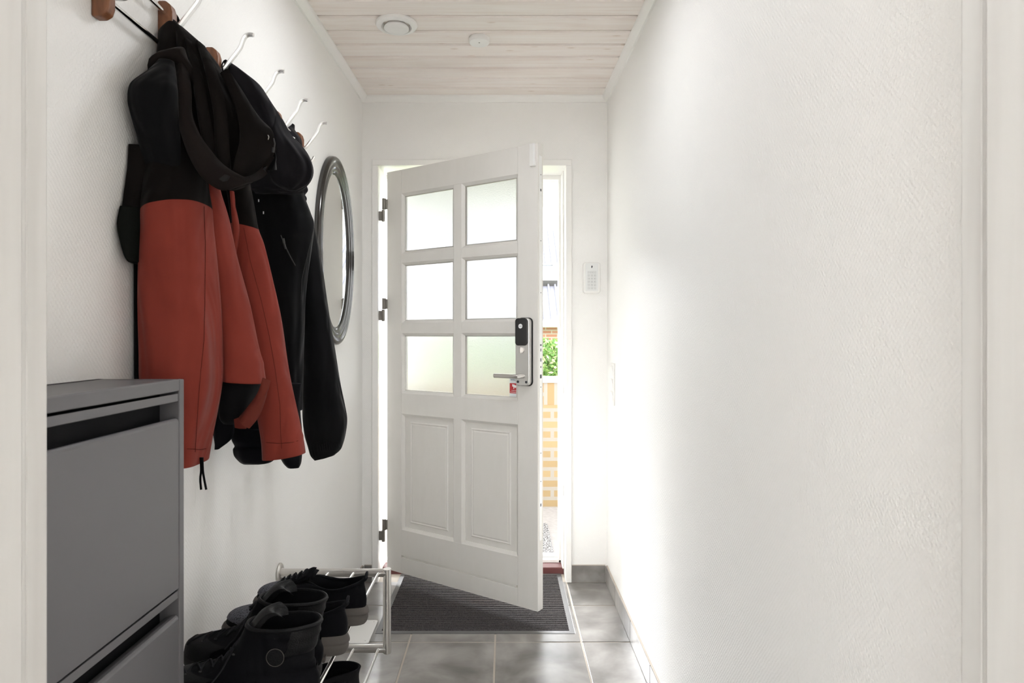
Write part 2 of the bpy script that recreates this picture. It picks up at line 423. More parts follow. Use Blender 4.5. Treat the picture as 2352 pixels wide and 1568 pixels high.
# hinges
for zc in (1.84, 1.345, .25):
    hp = at(884, 770, 3.185); x = -.596
    b = MB()
    b.tube([(x, 3.186, zc+.004), (x, 3.186, zc+.058)], .0095, 14); b.tube([(x-.0045, 3.190, zc-.055), (x-.0045, 3.190, zc+.002)], .0075, 14)
    b.box(x, x+.016, 3.184, 3.192, zc+.006, zc+.054); b.box(x-.028, x, 3.192, 3.198, zc-.05, zc-.004)
    b.build('hinge', M['hinge'], d1, bevel=.001)
# edge plate on the lock side, dark keyways
b = MB(); b.box(LW-.0002, LW+.0012, .012, .032, .35, 1.98, 0, LM)
ep = b.build('lock_strip', M['alu'], d1, smooth=0)
b = MB()
b = None
for zc, hh, ww in ((1.835, .010, .008), (1.178, .006, .012), (1.157, .012, .005), (1.115, .014, .006), (1.085, .007, .006), (1.045, .016, .012), (.50, .012, .006), (1.0, .004, .004), (1.4, .004, .004), (1.62, .004, .004), (.72, .004, .004), (.6, .004, .004), (1.9, .004, .004)):
    MB().box(LW+.001, LW+.0018, .022-ww/2, .022+ww/2, zc-hh/2, zc+hh/2, 0, LM).build('keyway', M['ink'], ep, smooth=0)

# electronic lock on the leaf
def rr(cx, cz, w_, h_, r, n=6):
    pts = []
    for (sx, sz, a0) in ((1, 1, 0), (-1, 1, 90), (-1, -1, 180), (1, -1, 270)):
        for k in range(n+1):
            a = math.radians(a0+90*k/n); pts.append((cx+sx*(w_/2-r)+r*math.cos(a), cz+sz*(h_/2-r)+r*math.sin(a)))
    return pts
lk = empty('lock_unit', LM @ Vector((.818, 0, 1.15))); lk.parent = d1; lk.matrix_parent_inverse = Matrix.Translation(-abs_loc(d1))
PINV = Matrix.Translation(-Vector(lk.location))
def lockpart(b_, name, m, bevel=0, smooth=40):
    o = b_.build(name, m, None, bevel=bevel, smooth=smooth); o.parent = lk; o.matrix_parent_inverse = PINV; return o
lc = .8185
b = MB(); b.prism(rr(lc, 1.149, .074, .291, .02), -.005, LM); lockpart(b, 'gasket', M['seal'])
M['lockb'] = metal('satin_lock_body', (.70, .69, .67), .36)
b = MB(); b.prism(rr(lc-.001, 1.149, .070, .286, .018), -.022, LM @ Matrix.Translation((0, -.005, 0))); lockpart(b, 'lock_body', M['lockb'], bevel=.003)
b = MB(); b.prism(rr(lc-.004, 1.234, .060, .116, .014), -.006, LM @ Matrix.Translation((0, -.026, 0)))
lockpart(b, 'battery_cover', mat('matt_black_plastic', (.022, .022, .022), .4), bevel=.002)
RX = LM @ Matrix.Rotation(PI/2, 4, 'X')
b = MB(); b.lathe([(0, -.0332), (.0098, -.0332), (.0098, -.031), (.0, -.031)], (lc-.006, 0, 1.258), 'y', 24); b.v = [tuple(LM @ Vector(v)) for v in b.v]
lockpart(b, 'emblem', M['white'])
t = text('emblem_lettering', 'YALE', .0062, LM @ Matrix.Translation((lc-.006, -.0334, 1.258)) @ Matrix.Rotation(PI/2, 4, 'X'), M['ink'], None, .0002); t.parent = lk; t.matrix_parent_inverse = PINV
b = MB(); b.lathe([(0, -.033), (.0135, -.033), (.0145, -.027), (.0145, -.025)], (lc-.003, 0, 1.157), 'y', 32)
b.box(lc-.0065, lc+.0005, -.045, -.03, 1.144, 1.170); b.v = [tuple(LM @ Vector(v)) for v in b.v]
lockpart(b, 'thumb_turn', M['nickel'], bevel=.001)
hz = 1.047
pts = [(lc+.002, -.024, hz), (lc+.002, -.05, hz), (lc-.004, -.062, hz), (lc-.016, -.066, hz), (lc-.03, -.066, hz-.0), (lc-.118, -.066, hz)]
b = MB(); b.tube([LM @ Vector(p) for p in pts], .0095, 16); lockpart(b, 'door_handle', M['nickel'], bevel=.001)
for du in (-.022, .020):
    b = MB().lathe([(0, -.0285), (.0055, -.0285), (.0055, -.026)], (lc+du, 0, 1.022), 'y', 16)
    b.v = [tuple(LM @ Vector(v)) for v in b.v]; lockpart(b, 'screw', M['ink'])

# alarm sticker on the lower right pane
st = empty('alarm_sticker', LM @ Vector((.745, .0165, .985)))
tag(st, 'red and white alarm sticker with a camera symbol on the lower right pane', 'sticker')
SM = LM @ Matrix.Translation((.7455, .0164, .985))
MB().box(-.0205, .0225, -.0006, 0, -.036, .056, 0, SM).build('sticker_sheet', mat('clear_sticker_sheet', (.78, .82, .84), .4, Transmission_Weight=.15), st, smooth=0)
MB().box(-.0195, .0225, -.0010, -.0006, -.018, .026, 0, SM).build('red_field', M['red_print'], st, smooth=0)
b = MB(); T_ = SM @ Matrix.Translation((.003, -.0014, .012))
b.prism([(-.009, .010), (.002, .008), (.012, .004), (.011, -.004), (.008, -.006), (-.001, -.003), (-.003, -.002), (-.009, .000)], .0004, T_)
b.prism([(-.003, -.002), (.001, -.003), (.0005, -.011), (-.0025, -.011)], .0004, T_)
b.build('camera_symbol', M['white'], st, smooth=0)
RXT = Matrix.Rotation(PI/2, 4, 'X')
text('sticker_lettering', 'verisure', .0105, SM @ Matrix.Translation((.0015, -.0009, .041)) @ RXT, mat('grey_ink', (.16, .2, .24), .5), st)
text('sticker_lettering', 'ALARM OG', .0052, SM @ Matrix.Translation((.003, -.0012, -.0060)) @ RXT, M['white'], st)
text('sticker_lettering', 'TV-OVERVÅGET', .0049, SM @ Matrix.Translation((.0015, -.0012, -.0135)) @ RXT, M['white'], st)
# door contact
ds = empty('door_sensor', LM @ Vector((.856, 0, 1.98)))
tag(ds, 'slim white door contact sensor on the top corner of the open door', 'sensor')
b = MB(); b.prism(rr(.858, 1.981, .026, .096, .005), -.014, LM); b.build('sensor_body', M['plastic'], ds, bevel=.002)
b = MB(); b.prism(rr(.868, 1.981, .010, .090, .003), -.002, LM @ Matrix.Translation((0, -.0135, 0))); b.build('battery_lid', mat('grey_white_plastic', (.86, .86, .85), .4), ds, bevel=.0008)

# ---------------------------------------------------------------- outside
M['ybrick'] = mat('yellow_brick', (.6, .42, .18), .85)
def brickmat(m, c1, c2, mortar, bw=.24, bh=.0735, ms=.014, vert=False):
    tc = N(m, 'ShaderNodeTexCoord'); s = N(m, 'ShaderNodeSeparateXYZ'); L(m, tc.outputs['Object'], s.inputs[0])
    cb = N(m, 'ShaderNodeCombineXYZ'); L(m, s.outputs[2 if vert else 0], cb.inputs[0]); L(m, s.outputs[0 if vert else 2], cb.inputs[1])
    br = N(m, 'ShaderNodeTexBrick'); L(m, cb.outputs[0], br.inputs['Vector'])
    br.inputs['Color1'].default_value = (*c1, 1); br.inputs['Color2'].default_value = (*c2, 1); br.inputs['Mortar'].default_value = (*mortar, 1)
    br.inputs['Scale'].default_value = 1; br.inputs['Mortar Size'].default_value = ms; br.inputs['Brick Width'].default_value = bw; br.inputs['Row Height'].default_value = bh
    br.offset = .5
    setcol(m, br.outputs['Color']); return m
brickmat(M['ybrick'], (.20, .135, .062), (.235, .165, .08), (.21, .185, .15))
M['ysold'] = brickmat(mat('yellow_brick_soldier', (.6, .42, .18), .85), (.19, .12, .055), (.215, .14, .062), (.21, .185, .15), .26, .0775, .014, True)
M['rbrick'] = brickmat(mat('red_brick', (.5, .2, .12), .85), (.26, .10, .065), (.30, .14, .095), (.3, .25, .21), .24, .0735, .012)
M['paving'] = mat('pale_paving', (.50, .455, .42), .8)
_n = noise_n(M['paving'], coords(M['paving']), 30, 4); setcol(M['paving'], ramp(M['paving'], _n, [(.3, (.27, .25, .24)), (.7, (.32, .297, .285))]))
GZ = -.067
b = MB(); b.box(-4, 5, 3.46, 5.6, GZ-.1, GZ, 0)
struct(b.build('porch_floor', M['paving'], smooth=0))
MB().box(.335, .343, 3.46, 4.85, GZ-.001, GZ+.0008).box(-.32, -.312, 3.46, 4.85, GZ-.001, GZ+.0008).box(-4, 5, 4.19, 4.198, GZ-.001, GZ+.0008)
b = MB(); b.box(-30, 30, 5.6, 60, GZ-.3, GZ-.1); struct(b.build('ground_garden', mat('lawn', (.09, .16, .04), .9), smooth=0))
bw = empty('garden_wall', (0, 4.9, GZ)); tag(bw, 'low yellow brick wall outside beyond the open front door, white coping on top', 'wall')
MB().box(-2.6, 2.6, 4.8, 5.02, GZ, .70).build('brickwork', M['ybrick'], bw, smooth=0)
MB().box(-2.6, 2.6, 4.797, 5.02, .70, .868).build('soldier_course', M['ysold'], bw, smooth=0)
MB().box(-2.62, 2.62, 4.77, 5.05, .868, .90).build('coping', M['paint'], bw, bevel=.004)
# pale house brick beside the door, outside
# speckled mat on the paving
gm = mat('speckled_mat', (.2, .2, .2), .9)
_n = noise_n(gm, coords(gm), 90, 3); setcol(gm, ramp(gm, _n, [(.42, (.03, .03, .03)), (.5, (.20, .19, .19)), (.62, (.42, .40, .39))]))
tag(MB().box(-.55, .293, 3.66, 4.36, GZ, GZ+.012).build('outdoor_mat', gm, bevel=.003), 'speckled grey outdoor mat on the pale paving beyond the open door', 'doormat')
# hedge
random.seed(3)
hg = empty('hedge', (0, 5.9, GZ)); tag(hg, 'leafy green hedge behind the yellow garden wall outside', 'hedge')
lv = MB(); 
for i in range(15000):
    x = random.uniform(-1.4, 1.6); 
    if not (-.2 < x < .9) and random.random() < .62: continue
    top = 1.175+.10*noise.noise(Vector((x*2.2, 0, 5)))+.05*noise.noise(Vector((x*9, 1, 5)))
    z = random.uniform(.70, top); y = 5.45+abs(random.gauss(0, .16))+(.2*max(0, z-1.1))
    s_ = random.uniform(.016, .034); a = random.uniform(0, 6.28); t = random.uniform(-.9, .9); t2 = random.uniform(-.9, .9)
    R_ = Matrix.Translation((x, y, z)) @ Matrix.Rotation(t, 4, 'X') @ Matrix.Rotation(t2, 4, 'Z') @ Matrix.Rotation(a, 4, 'Y')
    lv.add([R_ @ Vector(p) for p in ((-s_, 0, 0), (-s_*.2, .003, s_*.45), (s_, 0, 0), (-s_*.2, .003, -s_*.45))], [(0, 1, 2, 3)], random.choice((0, 0, 1, 1, 2)))
lv.build('foliage', [mat('leaf_green', (.10, .22, .04), .5), mat('leaf_light', (.24, .38, .10), .5), mat('leaf_pale', (.48, .55, .30), .5)], hg, smooth=0)['kind'] = 'stuff'
b = MB()
for i in range(14):
    x = -1.35+i*.2; b.tube([(x, 5.75, GZ-.1), (x+.03, 5.76, .6), (x-.02, 5.74, 1.15)], [.014, .011, .005], 7)
b.build('stem', mat('bark', (.12, .07, .04), .9), hg)
# neighbour house
nh = empty('neighbour_house', (0, 13, GZ)); tag(nh, 'red brick house across the garden with a pale ribbed roof and skylight', 'house')
NY = 13.0
MB().box(-9, 9, NY, NY+.3, GZ-.1, 1.42).build('wall', M['rbrick'], nh, smooth=0)
MB().box(1.28, 1.5, NY-.05, NY, .72, 1.24).build('window', M['hinge'], nh)
MB().tube([(-9, NY-.45, 1.45), (9, NY-.45, 1.45)], .065, 12).box(-9, 9, NY-.42, NY, 1.38, 1.50).build('gutter', M['paint'], nh)
roofm = mat('pale_ribbed_roof', (.135, .135, .155), .6)
tc = N(roofm, 'ShaderNodeTexCoord'); s = N(roofm, 'ShaderNodeSeparateXYZ'); L(roofm, tc.outputs['Object'], s.inputs[0])
rz = math.radians(36); sk = .20
b = MB(); n = 0; x = -8.0
prof = []
while x < 8: prof += [(x, 0), (x+.085, 0), (x+.095, .055), (x+.125, .055), (x+.14, 0)]; x += .14
rows_ = []
for t in (0, 4.2):
    rows_.append([(px_-t*sk*0, NY-.5+t*math.cos(rz)-h*math.sin(rz), 1.50+t*math.sin(rz)+h*math.cos(rz)) for px_, h in prof])
b.rings(rows_, cap0=False, cap1=False)
b.f = [f for f in b.f if not (0 in f and len(prof)-1 in f)]; b.m = b.m[:len(b.f)]
b.build('roof', roofm, nh, smooth=0)
def onroof(x, t, h): return (x, NY-.5+t*math.cos(rz)-h*math.sin(rz), 1.50+t*math.sin(rz)+h*math.cos(rz))
b = MB(); sx0, sx1, t0, t1 = .55, 1.06, 1.35, 1.95
pts = lambda h, d: [onroof(sx0-d, t0-d, h), onroof(sx1+d, t0-d, h), onroof(sx1+d, t1+d, h), onroof(sx0-d, t1+d, h)]
b.rings([pts(0, .06), pts(.14, .06), pts(.14, 0), pts(.10, 0)], cap0=False, cap1=False)
sf = b.build('skylight', M['hinge'], nh, smooth=0)
MB().rings([pts(.10, 0), pts(.11, 0)]).build('pane', mat('sky_glass', (.45, .52, .62), .1), sf, smooth=0)
# porch roof: soffit boards and fascia
b = MB(); y = 3.34
while y < 5.6:
    b.box(-2.4, 2.6, y+.003, y+.117, 2.33, 2.345); y += .12
b.box(-2.4, 2.6, 3.34, 5.62, 2.345, 2.40)
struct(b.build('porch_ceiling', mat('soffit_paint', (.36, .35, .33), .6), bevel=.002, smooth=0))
b = MB(); b.box(-2.4, 2.6, 5.56, 5.66, 2.14, 2.4); struct(b.build('porch_fascia', M['paint'], bevel=.01))
# rendered pier of the porch left of the door
struct(MB().box(-1.9, -1.65, 3.33, 5.2, GZ, 2.33).build('porch_wall', M['paint'], smooth=0))
tag(MB().box(-.985, -.795, 4.40, 4.55, GZ, 2.33).build('white_gap_block', M['paint'], bevel=.006), 'white block added outside to show bright daylight in the gap beside the door hinges', 'post')  # added white block standing in for daylight in the hinge gap

# ---------------------------------------------------------------- ribbed mat in the floor
dm = empty('door_mat', (-.12, 2.95, 0)); tag(dm, 'dark ribbed entrance mat set in the tiled floor under the open door', 'doormat')
rib = mat('ribbed_carpet', (.045, .04, .042), .95, spec=.1)
_n = noise_n(rib, coords(rib), 260, 3); setcol(rib, ramp(rib, _n, [(.3, (.03, .028, .029)), (.7, (.11, .10, .10))]))
b = MB(); x0, x1, y0, y1 = -.505, .268, 2.648, 3.262
b.box(x0, x1, y0, y1, -.006, -.001)
n = 32
for i in range(n):
    ya = y0+(y1-y0)*(i+.18)/n; yb = y0+(y1-y0)*(i+.82)/n
    vs = [(x, yy_, zz) for x in (x0, x1) for yy_, zz in ((ya, -.002), (ya+.0018, .0035), (yb-.0018, .0035), (yb, -.002))]
    b.add(vs, [(0, 1, 5, 4), (1, 2, 6, 5), (2, 3, 7, 6), (0, 3, 2, 1), (4, 5, 6, 7)])
b.build('ribbed_carpet', rib, dm, smooth=0)
b = MB(); a0, a1, c0, c1 = -.527, .290, 2.623, 3.283
b.box(a0, a1, c0, y0, -.004, .0012); b.box(a0, a1, y1, c1, -.004, .0012); b.box(a0, x0, y0, y1, -.004, .0012); b.box(x1, a1, y0, y1, -.004, .0012)
b.build('mat_edging', mat('grey_rubber_edging', (.12, .118, .12), .45), dm, smooth=0)

# white plate on floor
wp = empty('white_plate', (-.6, 2.64, 0)); tag(wp, 'flat white plate with small screws lying on the tiles below the shoe rack', 'plate')
MM = Matrix.Translation((-.612, 2.636, .0005)) @ Matrix.Rotation(-PI/2, 4, 'X')
b = MB(); b.prism(rr(0, 0, .150, .205, .012), -.005, MM); b.build('plate', M['plastic'], wp, bevel=.001)
b = MB()
for sx in (-1, 1):
    for sy in (-1, 1): MB().lathe([(0, .0062), (.003, .006), (.003, .005)], (-.612+sx*.06, 2.636+sy*.085, 0), 'z', 10).build('screw', M['nickel'], wp)

# ---------------------------------------------------------------- ceiling valve and smoke alarm
cz = ceil_z(2.373)
v = empty('ventilation_valve', (-.398, 2.373, cz)); tag(v, 'large round white ventilation valve on the plank ceiling', 'air vent')
b = MB(); b.lathe([(.052, .004), (.060, 0), (.075, -.001), (.0765, -.006), (.074, -.012), (.062, -.017), (.056, -.017), (.050, -.010), (.047, .002), (.03, .003)], (-.398, 2.373, cz), 'z', 64); b.build('ring', M['plastic'], v)
b = MB(); b.lathe([(.0, .0), (.030, .0), (.040, -.010), (.0455, -.018), (.045, -.0225), (.038, -.026), (.02, -.0275), (0, -.028)], (-.398, 2.373, cz), 'z', 64); b.build('disc', M['plastic'], v)
cz = ceil_z(2.5)
v = empty('smoke_alarm', (-.0967, 2.5, cz)); tag(v, 'small round white smoke alarm on the plank ceiling, right of the vent', 'smoke alarm')
b = MB(); b.lathe([(.035, .0), (.039, -.001), (.0405, -.005), (.0405, -.016), (.038, -.0205), (.02, -.0225), (0, -.023)], (-.0967, 2.5, cz), 'z', 48); b.build('housing', M['plastic'], v)
b = MB(); b.lathe([(0, -.0238), (.0028, -.0236), (.0028, -.022)], (-.0967, 2.492, cz), 'z', 16); b.build('indicator', M['hinge'], v)

# ---------------------------------------------------------------- keypad on far wall
kp = empty('alarm_keypad', (.431, YF, 1.50)); tag(kp, 'white alarm keypad on the wall right of the front door', 'keypad')
T0 = Matrix.Translation((.431, YF, 1.5025))
b = MB(); b.prism(rr(0, 0, .086, .152, .013), -.020, T0); b.build('housing', M['plastic'], kp, bevel=.004, seg=3)
b = MB(); b.prism(rr(0, .002, .062, .136, .005), -.0015, T0 @ Matrix.Translation((0, -.0198, 0))); b.build('front_panel', mat('panel_white', (.76, .765, .76), .4), kp, bevel=.0006)
b = MB(); b2 = MB()
for r_ in range(6):
    nn = 4 if r_ == 0 else 3
    for c_ in range(nn):
        x = (c_-(nn-1)/2)*(.0115 if nn == 4 else .0155); z = .026-.0155*r_
        b.prism(rr(x, z, .0105 if nn == 4 else .0142, .0138, .002), -.0008, T0 @ Matrix.Translation((0, -.0212, 0)))
b.build('key', mat('key_white', (.66, .665, .66), .45), kp, smooth=0)
lab = [['*', 'f', '+', '-'], '123', '456', '789', ['<', '0', 'o'], ['~', 'v', '-']]
for r_ in range(6):
    nn = 4 if r_ == 0 else 3; z = .026-.0155*r_
    text('key_lettering', '   '.join(lab[r_]) if nn == 4 else '     '.join(lab[r_]), .0075, T0 @ Matrix.Translation((0, -.0222, z)) @ RXT, mat('key_ink', (.16, .16, .17), .5) if r_ == 0 else bpy.data.materials['key_ink'], kp)
b = MB(); b.prism([(-.001, .008), (.004, .005), (.003, -.001), (-.001, -.006), (-.003, -.001), (-.003, .004)], -.0006, T0 @ Matrix.Translation((0, -.0213, .052))); b.build('emblem', M['ink'], kp, smooth=0)
# switch plate on right wall
sw = empty('light_switch', (XR, 3.0, 1.0)); tag(sw, 'tall white light switch plate on the right wall near the front door', 'light switch')
MB().box(XR-.007, XR, 2.955, 3.035, .895, 1.09).build('plate', M['plastic'], sw, bevel=.002)
for k in range(3):
    zc = .935+k*.058
    q = MB(); q.add([(XR-.007, 2.97, zc-.024), (XR-.007, 3.02, zc-.024), (XR-.009, 3.02, zc), (XR-.009, 2.97, zc), (XR-.014, 2.97, zc+.024), (XR-.014, 3.02, zc+.024), (XR-.006, 2.97, zc+.024), (XR-.006, 3.02, zc+.024), (XR-.006, 2.97, zc-.024), (XR-.006, 3.02, zc-.024)],
        [(0, 1, 2, 3), (3, 2, 5, 4), (4, 5, 7, 6), (0, 3, 4, 6, 8), (1, 9, 7, 5, 2), (8, 9, 1, 0)]); q.build('rocker', M['plastic'], sw, smooth=0)

# ---------------------------------------------------------------- shoe cabinet
XC, CY0, CY1, CH = -.5585, .625, 1.12, 1.143
sc_ = empty('shoe_cabinet', (-.63, .87, 0)); tag(sc_, 'tall slim anthracite grey shoe cabinet with tip-out doors against the left wall', 'cabinet')
b = MB()
XB = XL+.003
b.box(XB, XC, CY1-.016, CY1, 0, CH); b.box(XB, XC, CY0, CY0+.016, 0, CH); b.box(XB, XC, CY0+.016, CY1-.016, CH-.020, CH)
b.box(XB, XB+.008, CY0+.016, CY1-.016, .08, CH-.02); b.box(XB, XC-.004, CY0+.016, CY1-.016, .06, .10)
b.build('carcass', M['cab'], sc_, bevel=.0018, seg=3)
MB().box(XB+.009, XC-.034, CY0+.0162, CY1-.0162, .101, CH-.0205).build('recess_shade_box', mat('painted_recess_shade', (.012, .012, .013), .7, spec=.1), sc_, smooth=0)  # near-black box standing in for shade in the handle recesses and gaps
pit = .3375
for k in range(3):
    zt = 1.119-pit*k; zb = zt-pit+.004
    y0, y1 = CY0+.0192, CY1-.0192
    # folded metal front: outer lip, inward fold, recess, face
    lip = [(XC-.001, zt), (XC-.001, zt-.0125), (XC-.0025, zt-.0135), (XC-.030, zt-.0135), (XC-.030, zt-.0115), (XC-.004, zt-.0115), (XC-.004, zt)]
    prof = [(XC-.033, zt-.062), (XC-.033, zt-.056), (XC-.022, zt-.047), (XC-.010, zt-.0425), (XC-.004, zt-.042), (XC-.001, zt-.0445), (XC, zt-.048), (XC, zb), (XC-.016, zb), (XC-.016, zb+.01), (XC-.030, zb+.01), (XC-.030, zt-.062)]
    b = MB(); b.rings([[(x, y, z) for x, z in lip] for y in (y0, y1)]); lipv = b
    b = MB(); b.rings([[(x, y, z) for x, z in prof] for y in (y0, y1)]); dr_ = b.build('tip_out_door', M['cab'], sc_, bevel=.0006, smooth=0); lipv.build('door_lip', M['cab'], dr_, bevel=.0004, smooth=0)

# ---------------------------------------------------------------- oval mirror
MX = XL+.001
mr = empty('wall_mirror', (XL, 2.638, 1.564)); tag(mr, 'oval wall mirror in a moulded pewter grey frame on the left wall', 'mirror')
A, Bz, fw = .2715, .385, .074
prof = [(1.0, .000), (1.0, .010), (.985, .0165), (.93, .0215), (.85, .0235), (.76, .0225), (.68, .0185), (.60, .0165), (.54, .0175), (.47, .0195), (.40, .0185), (.34, .015), (.28, .0135), (.22, .015), (.15, .0145), (.08, .010), (0, .006), (0, .003)]
rg = []
for (t, h) in prof:
    rg.append([(MX+h, 2.638+(A-fw+fw*t)*math.cos(2*PI*j/96), 1.564+(Bz-fw+fw*t)*math.sin(2*PI*j/96)) for j in range(96)])
b = MB(); b.rings(rg, cap0=False, cap1=False); b.build('mirror_frame', M['pewter'], mr, smooth=60)
b = MB(); b.rings([[(MX+h, 2.638+(A-fw+.003)*math.cos(2*PI*j/96), 1.564+(Bz-fw+.003)*math.sin(2*PI*j/96)) for j in range(96)] for h in (.002, .0065)]); b.build('mirror_glass', M['mirror'], mr, smooth=0)

# ---------------------------------------------------------------- coat rack
cr = empty('coat_rack', (XL, 1.6, 1.83)); tag(cr, 'teak and steel wall coat rack with silver hooks along the left wall', 'coat rack')
BY = [1.10, 1.309, 1.518, 1.728, 1.938, 2.148]
for i, Y in enumerate(BY):
    b = MB(); x0, x1, z0, z1 = XL+.0005, XL+.030, 1.762, 1.897
    prof = [(x0, z0), (x1-.014, z0), (x1-.004, z0+.006), (x1, z0+.018), (x1, z1-.022), (x1-.004, z1-.008), (x1-.014, z1), (x0, z1)]
    b.rings([[(x, y, z) for x, z in prof] for y in (Y-.011, Y+.011)]); blk = b.build('block', M['teak'], cr, bevel=.003, seg=3)
    # upper S-hook and lower hook: flat aluminium bars
    hk = [(x1-.002, 1.842), (x1+.010, 1.850), (x1+.024, 1.868), (x1+.038, 1.886), (x1+.048, 1.900), (x1+.053, 1.914), (x1+.059, 1.925), (x1+.068, 1.930), (x1+.079, 1.929)]
    def sm(p, k=4):
        out = []
        for a in range(len(p)-1):
            p0, p1, p2, p3 = p[max(a-1, 0)], p[a], p[a+1], p[min(a+2, len(p)-1)]
            for q in range(k):
                t = q/k
                out.append(tuple(.5*((2*p1[c])+(-p0[c]+p2[c])*t+(2*p0[c]-5*p1[c]+4*p2[c]-p3[c])*t*t+(-p0[c]+3*p1[c]-3*p2[c]+p3[c])*t**3) for c in range(len(p1))))
        return out+[tuple(p[-1])]
    b = MB(); b.tube([(x, Y, z) for x, z in sm(hk)], .0052, 8, ry=.0062, up=(0, 0, 1))
    low = [(x1-.002, 1.800), (x1+.010, 1.797), (x1+.022, 1.798), (x1+.031, 1.806), (x1+.037, 1.817)]
    b.tube([(x, Y, z) for x, z in sm(low)], .0046, 8, ry=.0056)
    h_ = b.build('hook', M['alu'], blk)
for z in (1.800, 1.872):
    b = MB(); b.tube([(XL+.015, BY[0]-.012, z), (XL+.015, BY[-1]+.02, z)], .0048, 16); b.build('rod', M['chrome'], cr)

# ---------------------------------------------------------------- shoe rack
rk = empty('shoe_rack', (-.53, 1.6, .36)); tag(rk, 'wall-mounted brushed steel shoe rack with two tiers of rods', 'shoe rack')
RX1 = -.365; ZT, ZB = .4795, .2435
for Y in (2.0, 1.16):
    b = MB()
    b.tube([(XL+.006, Y, ZT), (RX1, Y, ZT)], .0125, 20); b.tube([(RX1, Y, ZT+.0125), (RX1, Y, ZB-.0125)], .0125, 20); b.tube([(XL+.006, Y, ZB), (RX1, Y, ZB)], .0125, 20)
    fr = b.build('end_frame', M['nickel'], rk)
    for z in (ZT, ZB):
        b = MB(); b.lathe([(.0, .014), (.013, .014), (.014, .0085), (.027, .007), (.030, .004), (.030, .0005)], (XL, Y, z), 'x', 32); b.build('wall_flange', M['nickel'], fr)
for z in (ZT, ZB):
    for x in (-.623, -.547, -.468, -.391):
        b = MB(); b.tube([(x, 2.0, z+.002), (x, 1.16, z+.002)], .0046, 14); b.build('rod', M['chrome'], rk)
SHZ = ZT+.0068; SHB = ZB+.0068

# ---------------------------------------------------------------- shoes
def outline(z, xb, xf, hw, n=40, zf=None, ball=.16, p=.86):
    """foot-shaped ring: xb heel end, xf toe end (distance from the heel), z at heel, zf at toe"""
    zf = z if zf is None else zf; out = []
    for j in range(n):
        a = 2*PI*j/n; c, s_ = math.cos(a), math.sin(a)
        t = (1-math.copysign(abs(c)**.9, c))/2                       # 0 heel .. 1 toe
        ww = hw*(1+ball*math.sin(PI*(t*1.25-.35)))*math.copysign(abs(s_)**p, s_)
        zz = z+(zf-z)*(t*t*(3-2*t))
        out.append((xb+(xf-xb)*t, ww, zz))
    return out
def place(b, hx, Y, z, ry=0, rz=0, flip=1):
    Mx = Matrix.Translation((hx, Y, z)) @ Matrix.Rotation(rz, 4, 'Z') @ Matrix.Rotation(ry, 4, 'Y')
    b.v = [tuple(Mx @ Vector((-v_[0], v_[1]*flip, v_[2]))) for v_ in b.v]; return b
def wr(pts, a, f, seed):
    o = []
    for p_ in pts:
        q = Vector(p_); q += Vector(noise.noise_vector(Vector((q.x*f, q.y*f, q.z*f+seed))))*a; o.append(tuple(q))
    return o
def catm(rows, k=4):
    out = []
    for a in range(len(rows)-1):
        p0, p1, p2, p3 = rows[max(a-1, 0)], rows[a], rows[a+1], rows[min(a+2, len(rows)-1)]
        for q in range(k):
            t = q/k
            out.append([.5*((2*p1[c])+(-p0[c]+p2[c])*t+(2*p0[c]-5*p1[c]+4*p2[c]-p3[c])*t*t+(-p0[c]+3*p1[c]-3*p2[c]+p3[c])*t**3) for c in range(len(p1))])
    return out+[list(rows[-1])]
M['blackfab'] = fabric('black_shoe_mesh', (.006, .006, .007), .8, .25, 1100, .5)
M['greyfab'] = fabric('grey_shoe_mesh', (.12, .12, .135), .8, .3, 500, .8)
M['blackleather'] = mat('black_leather', (.007, .007, .0075), .5, spec=.12)
_n = noise_n(M['blackleather'], coords(M['blackleather']), 420, 3); bump(M['blackleather'], _n, .5, .0012)
_v = N(M['greyfab'], 'ShaderNodeTexVoronoi'); _v.inputs['Scale'].default_value = 300; L(M['greyfab'], coords(M['greyfab']), _v.inputs['Vector'])
setcol(M['greyfab'], ramp(M['greyfab'], _v.outputs['Distance'], [(.28, (.028, .028, .034)), (.42, (.10, .10, .115))]))
M['sole_grey'] = mat('grey_brown_rubber', (.085, .076, .07), .7, spec=.2)
M['sole_black'] = mat('black_rubber_sole', (.014, .0135, .013), .6, spec=.3)
M['inside'] = mat('dark_lining', (.006, .006, .007), .95, spec=.1)
M['lace'] = fabric('black_lace', (.02, .02, .022), .7)

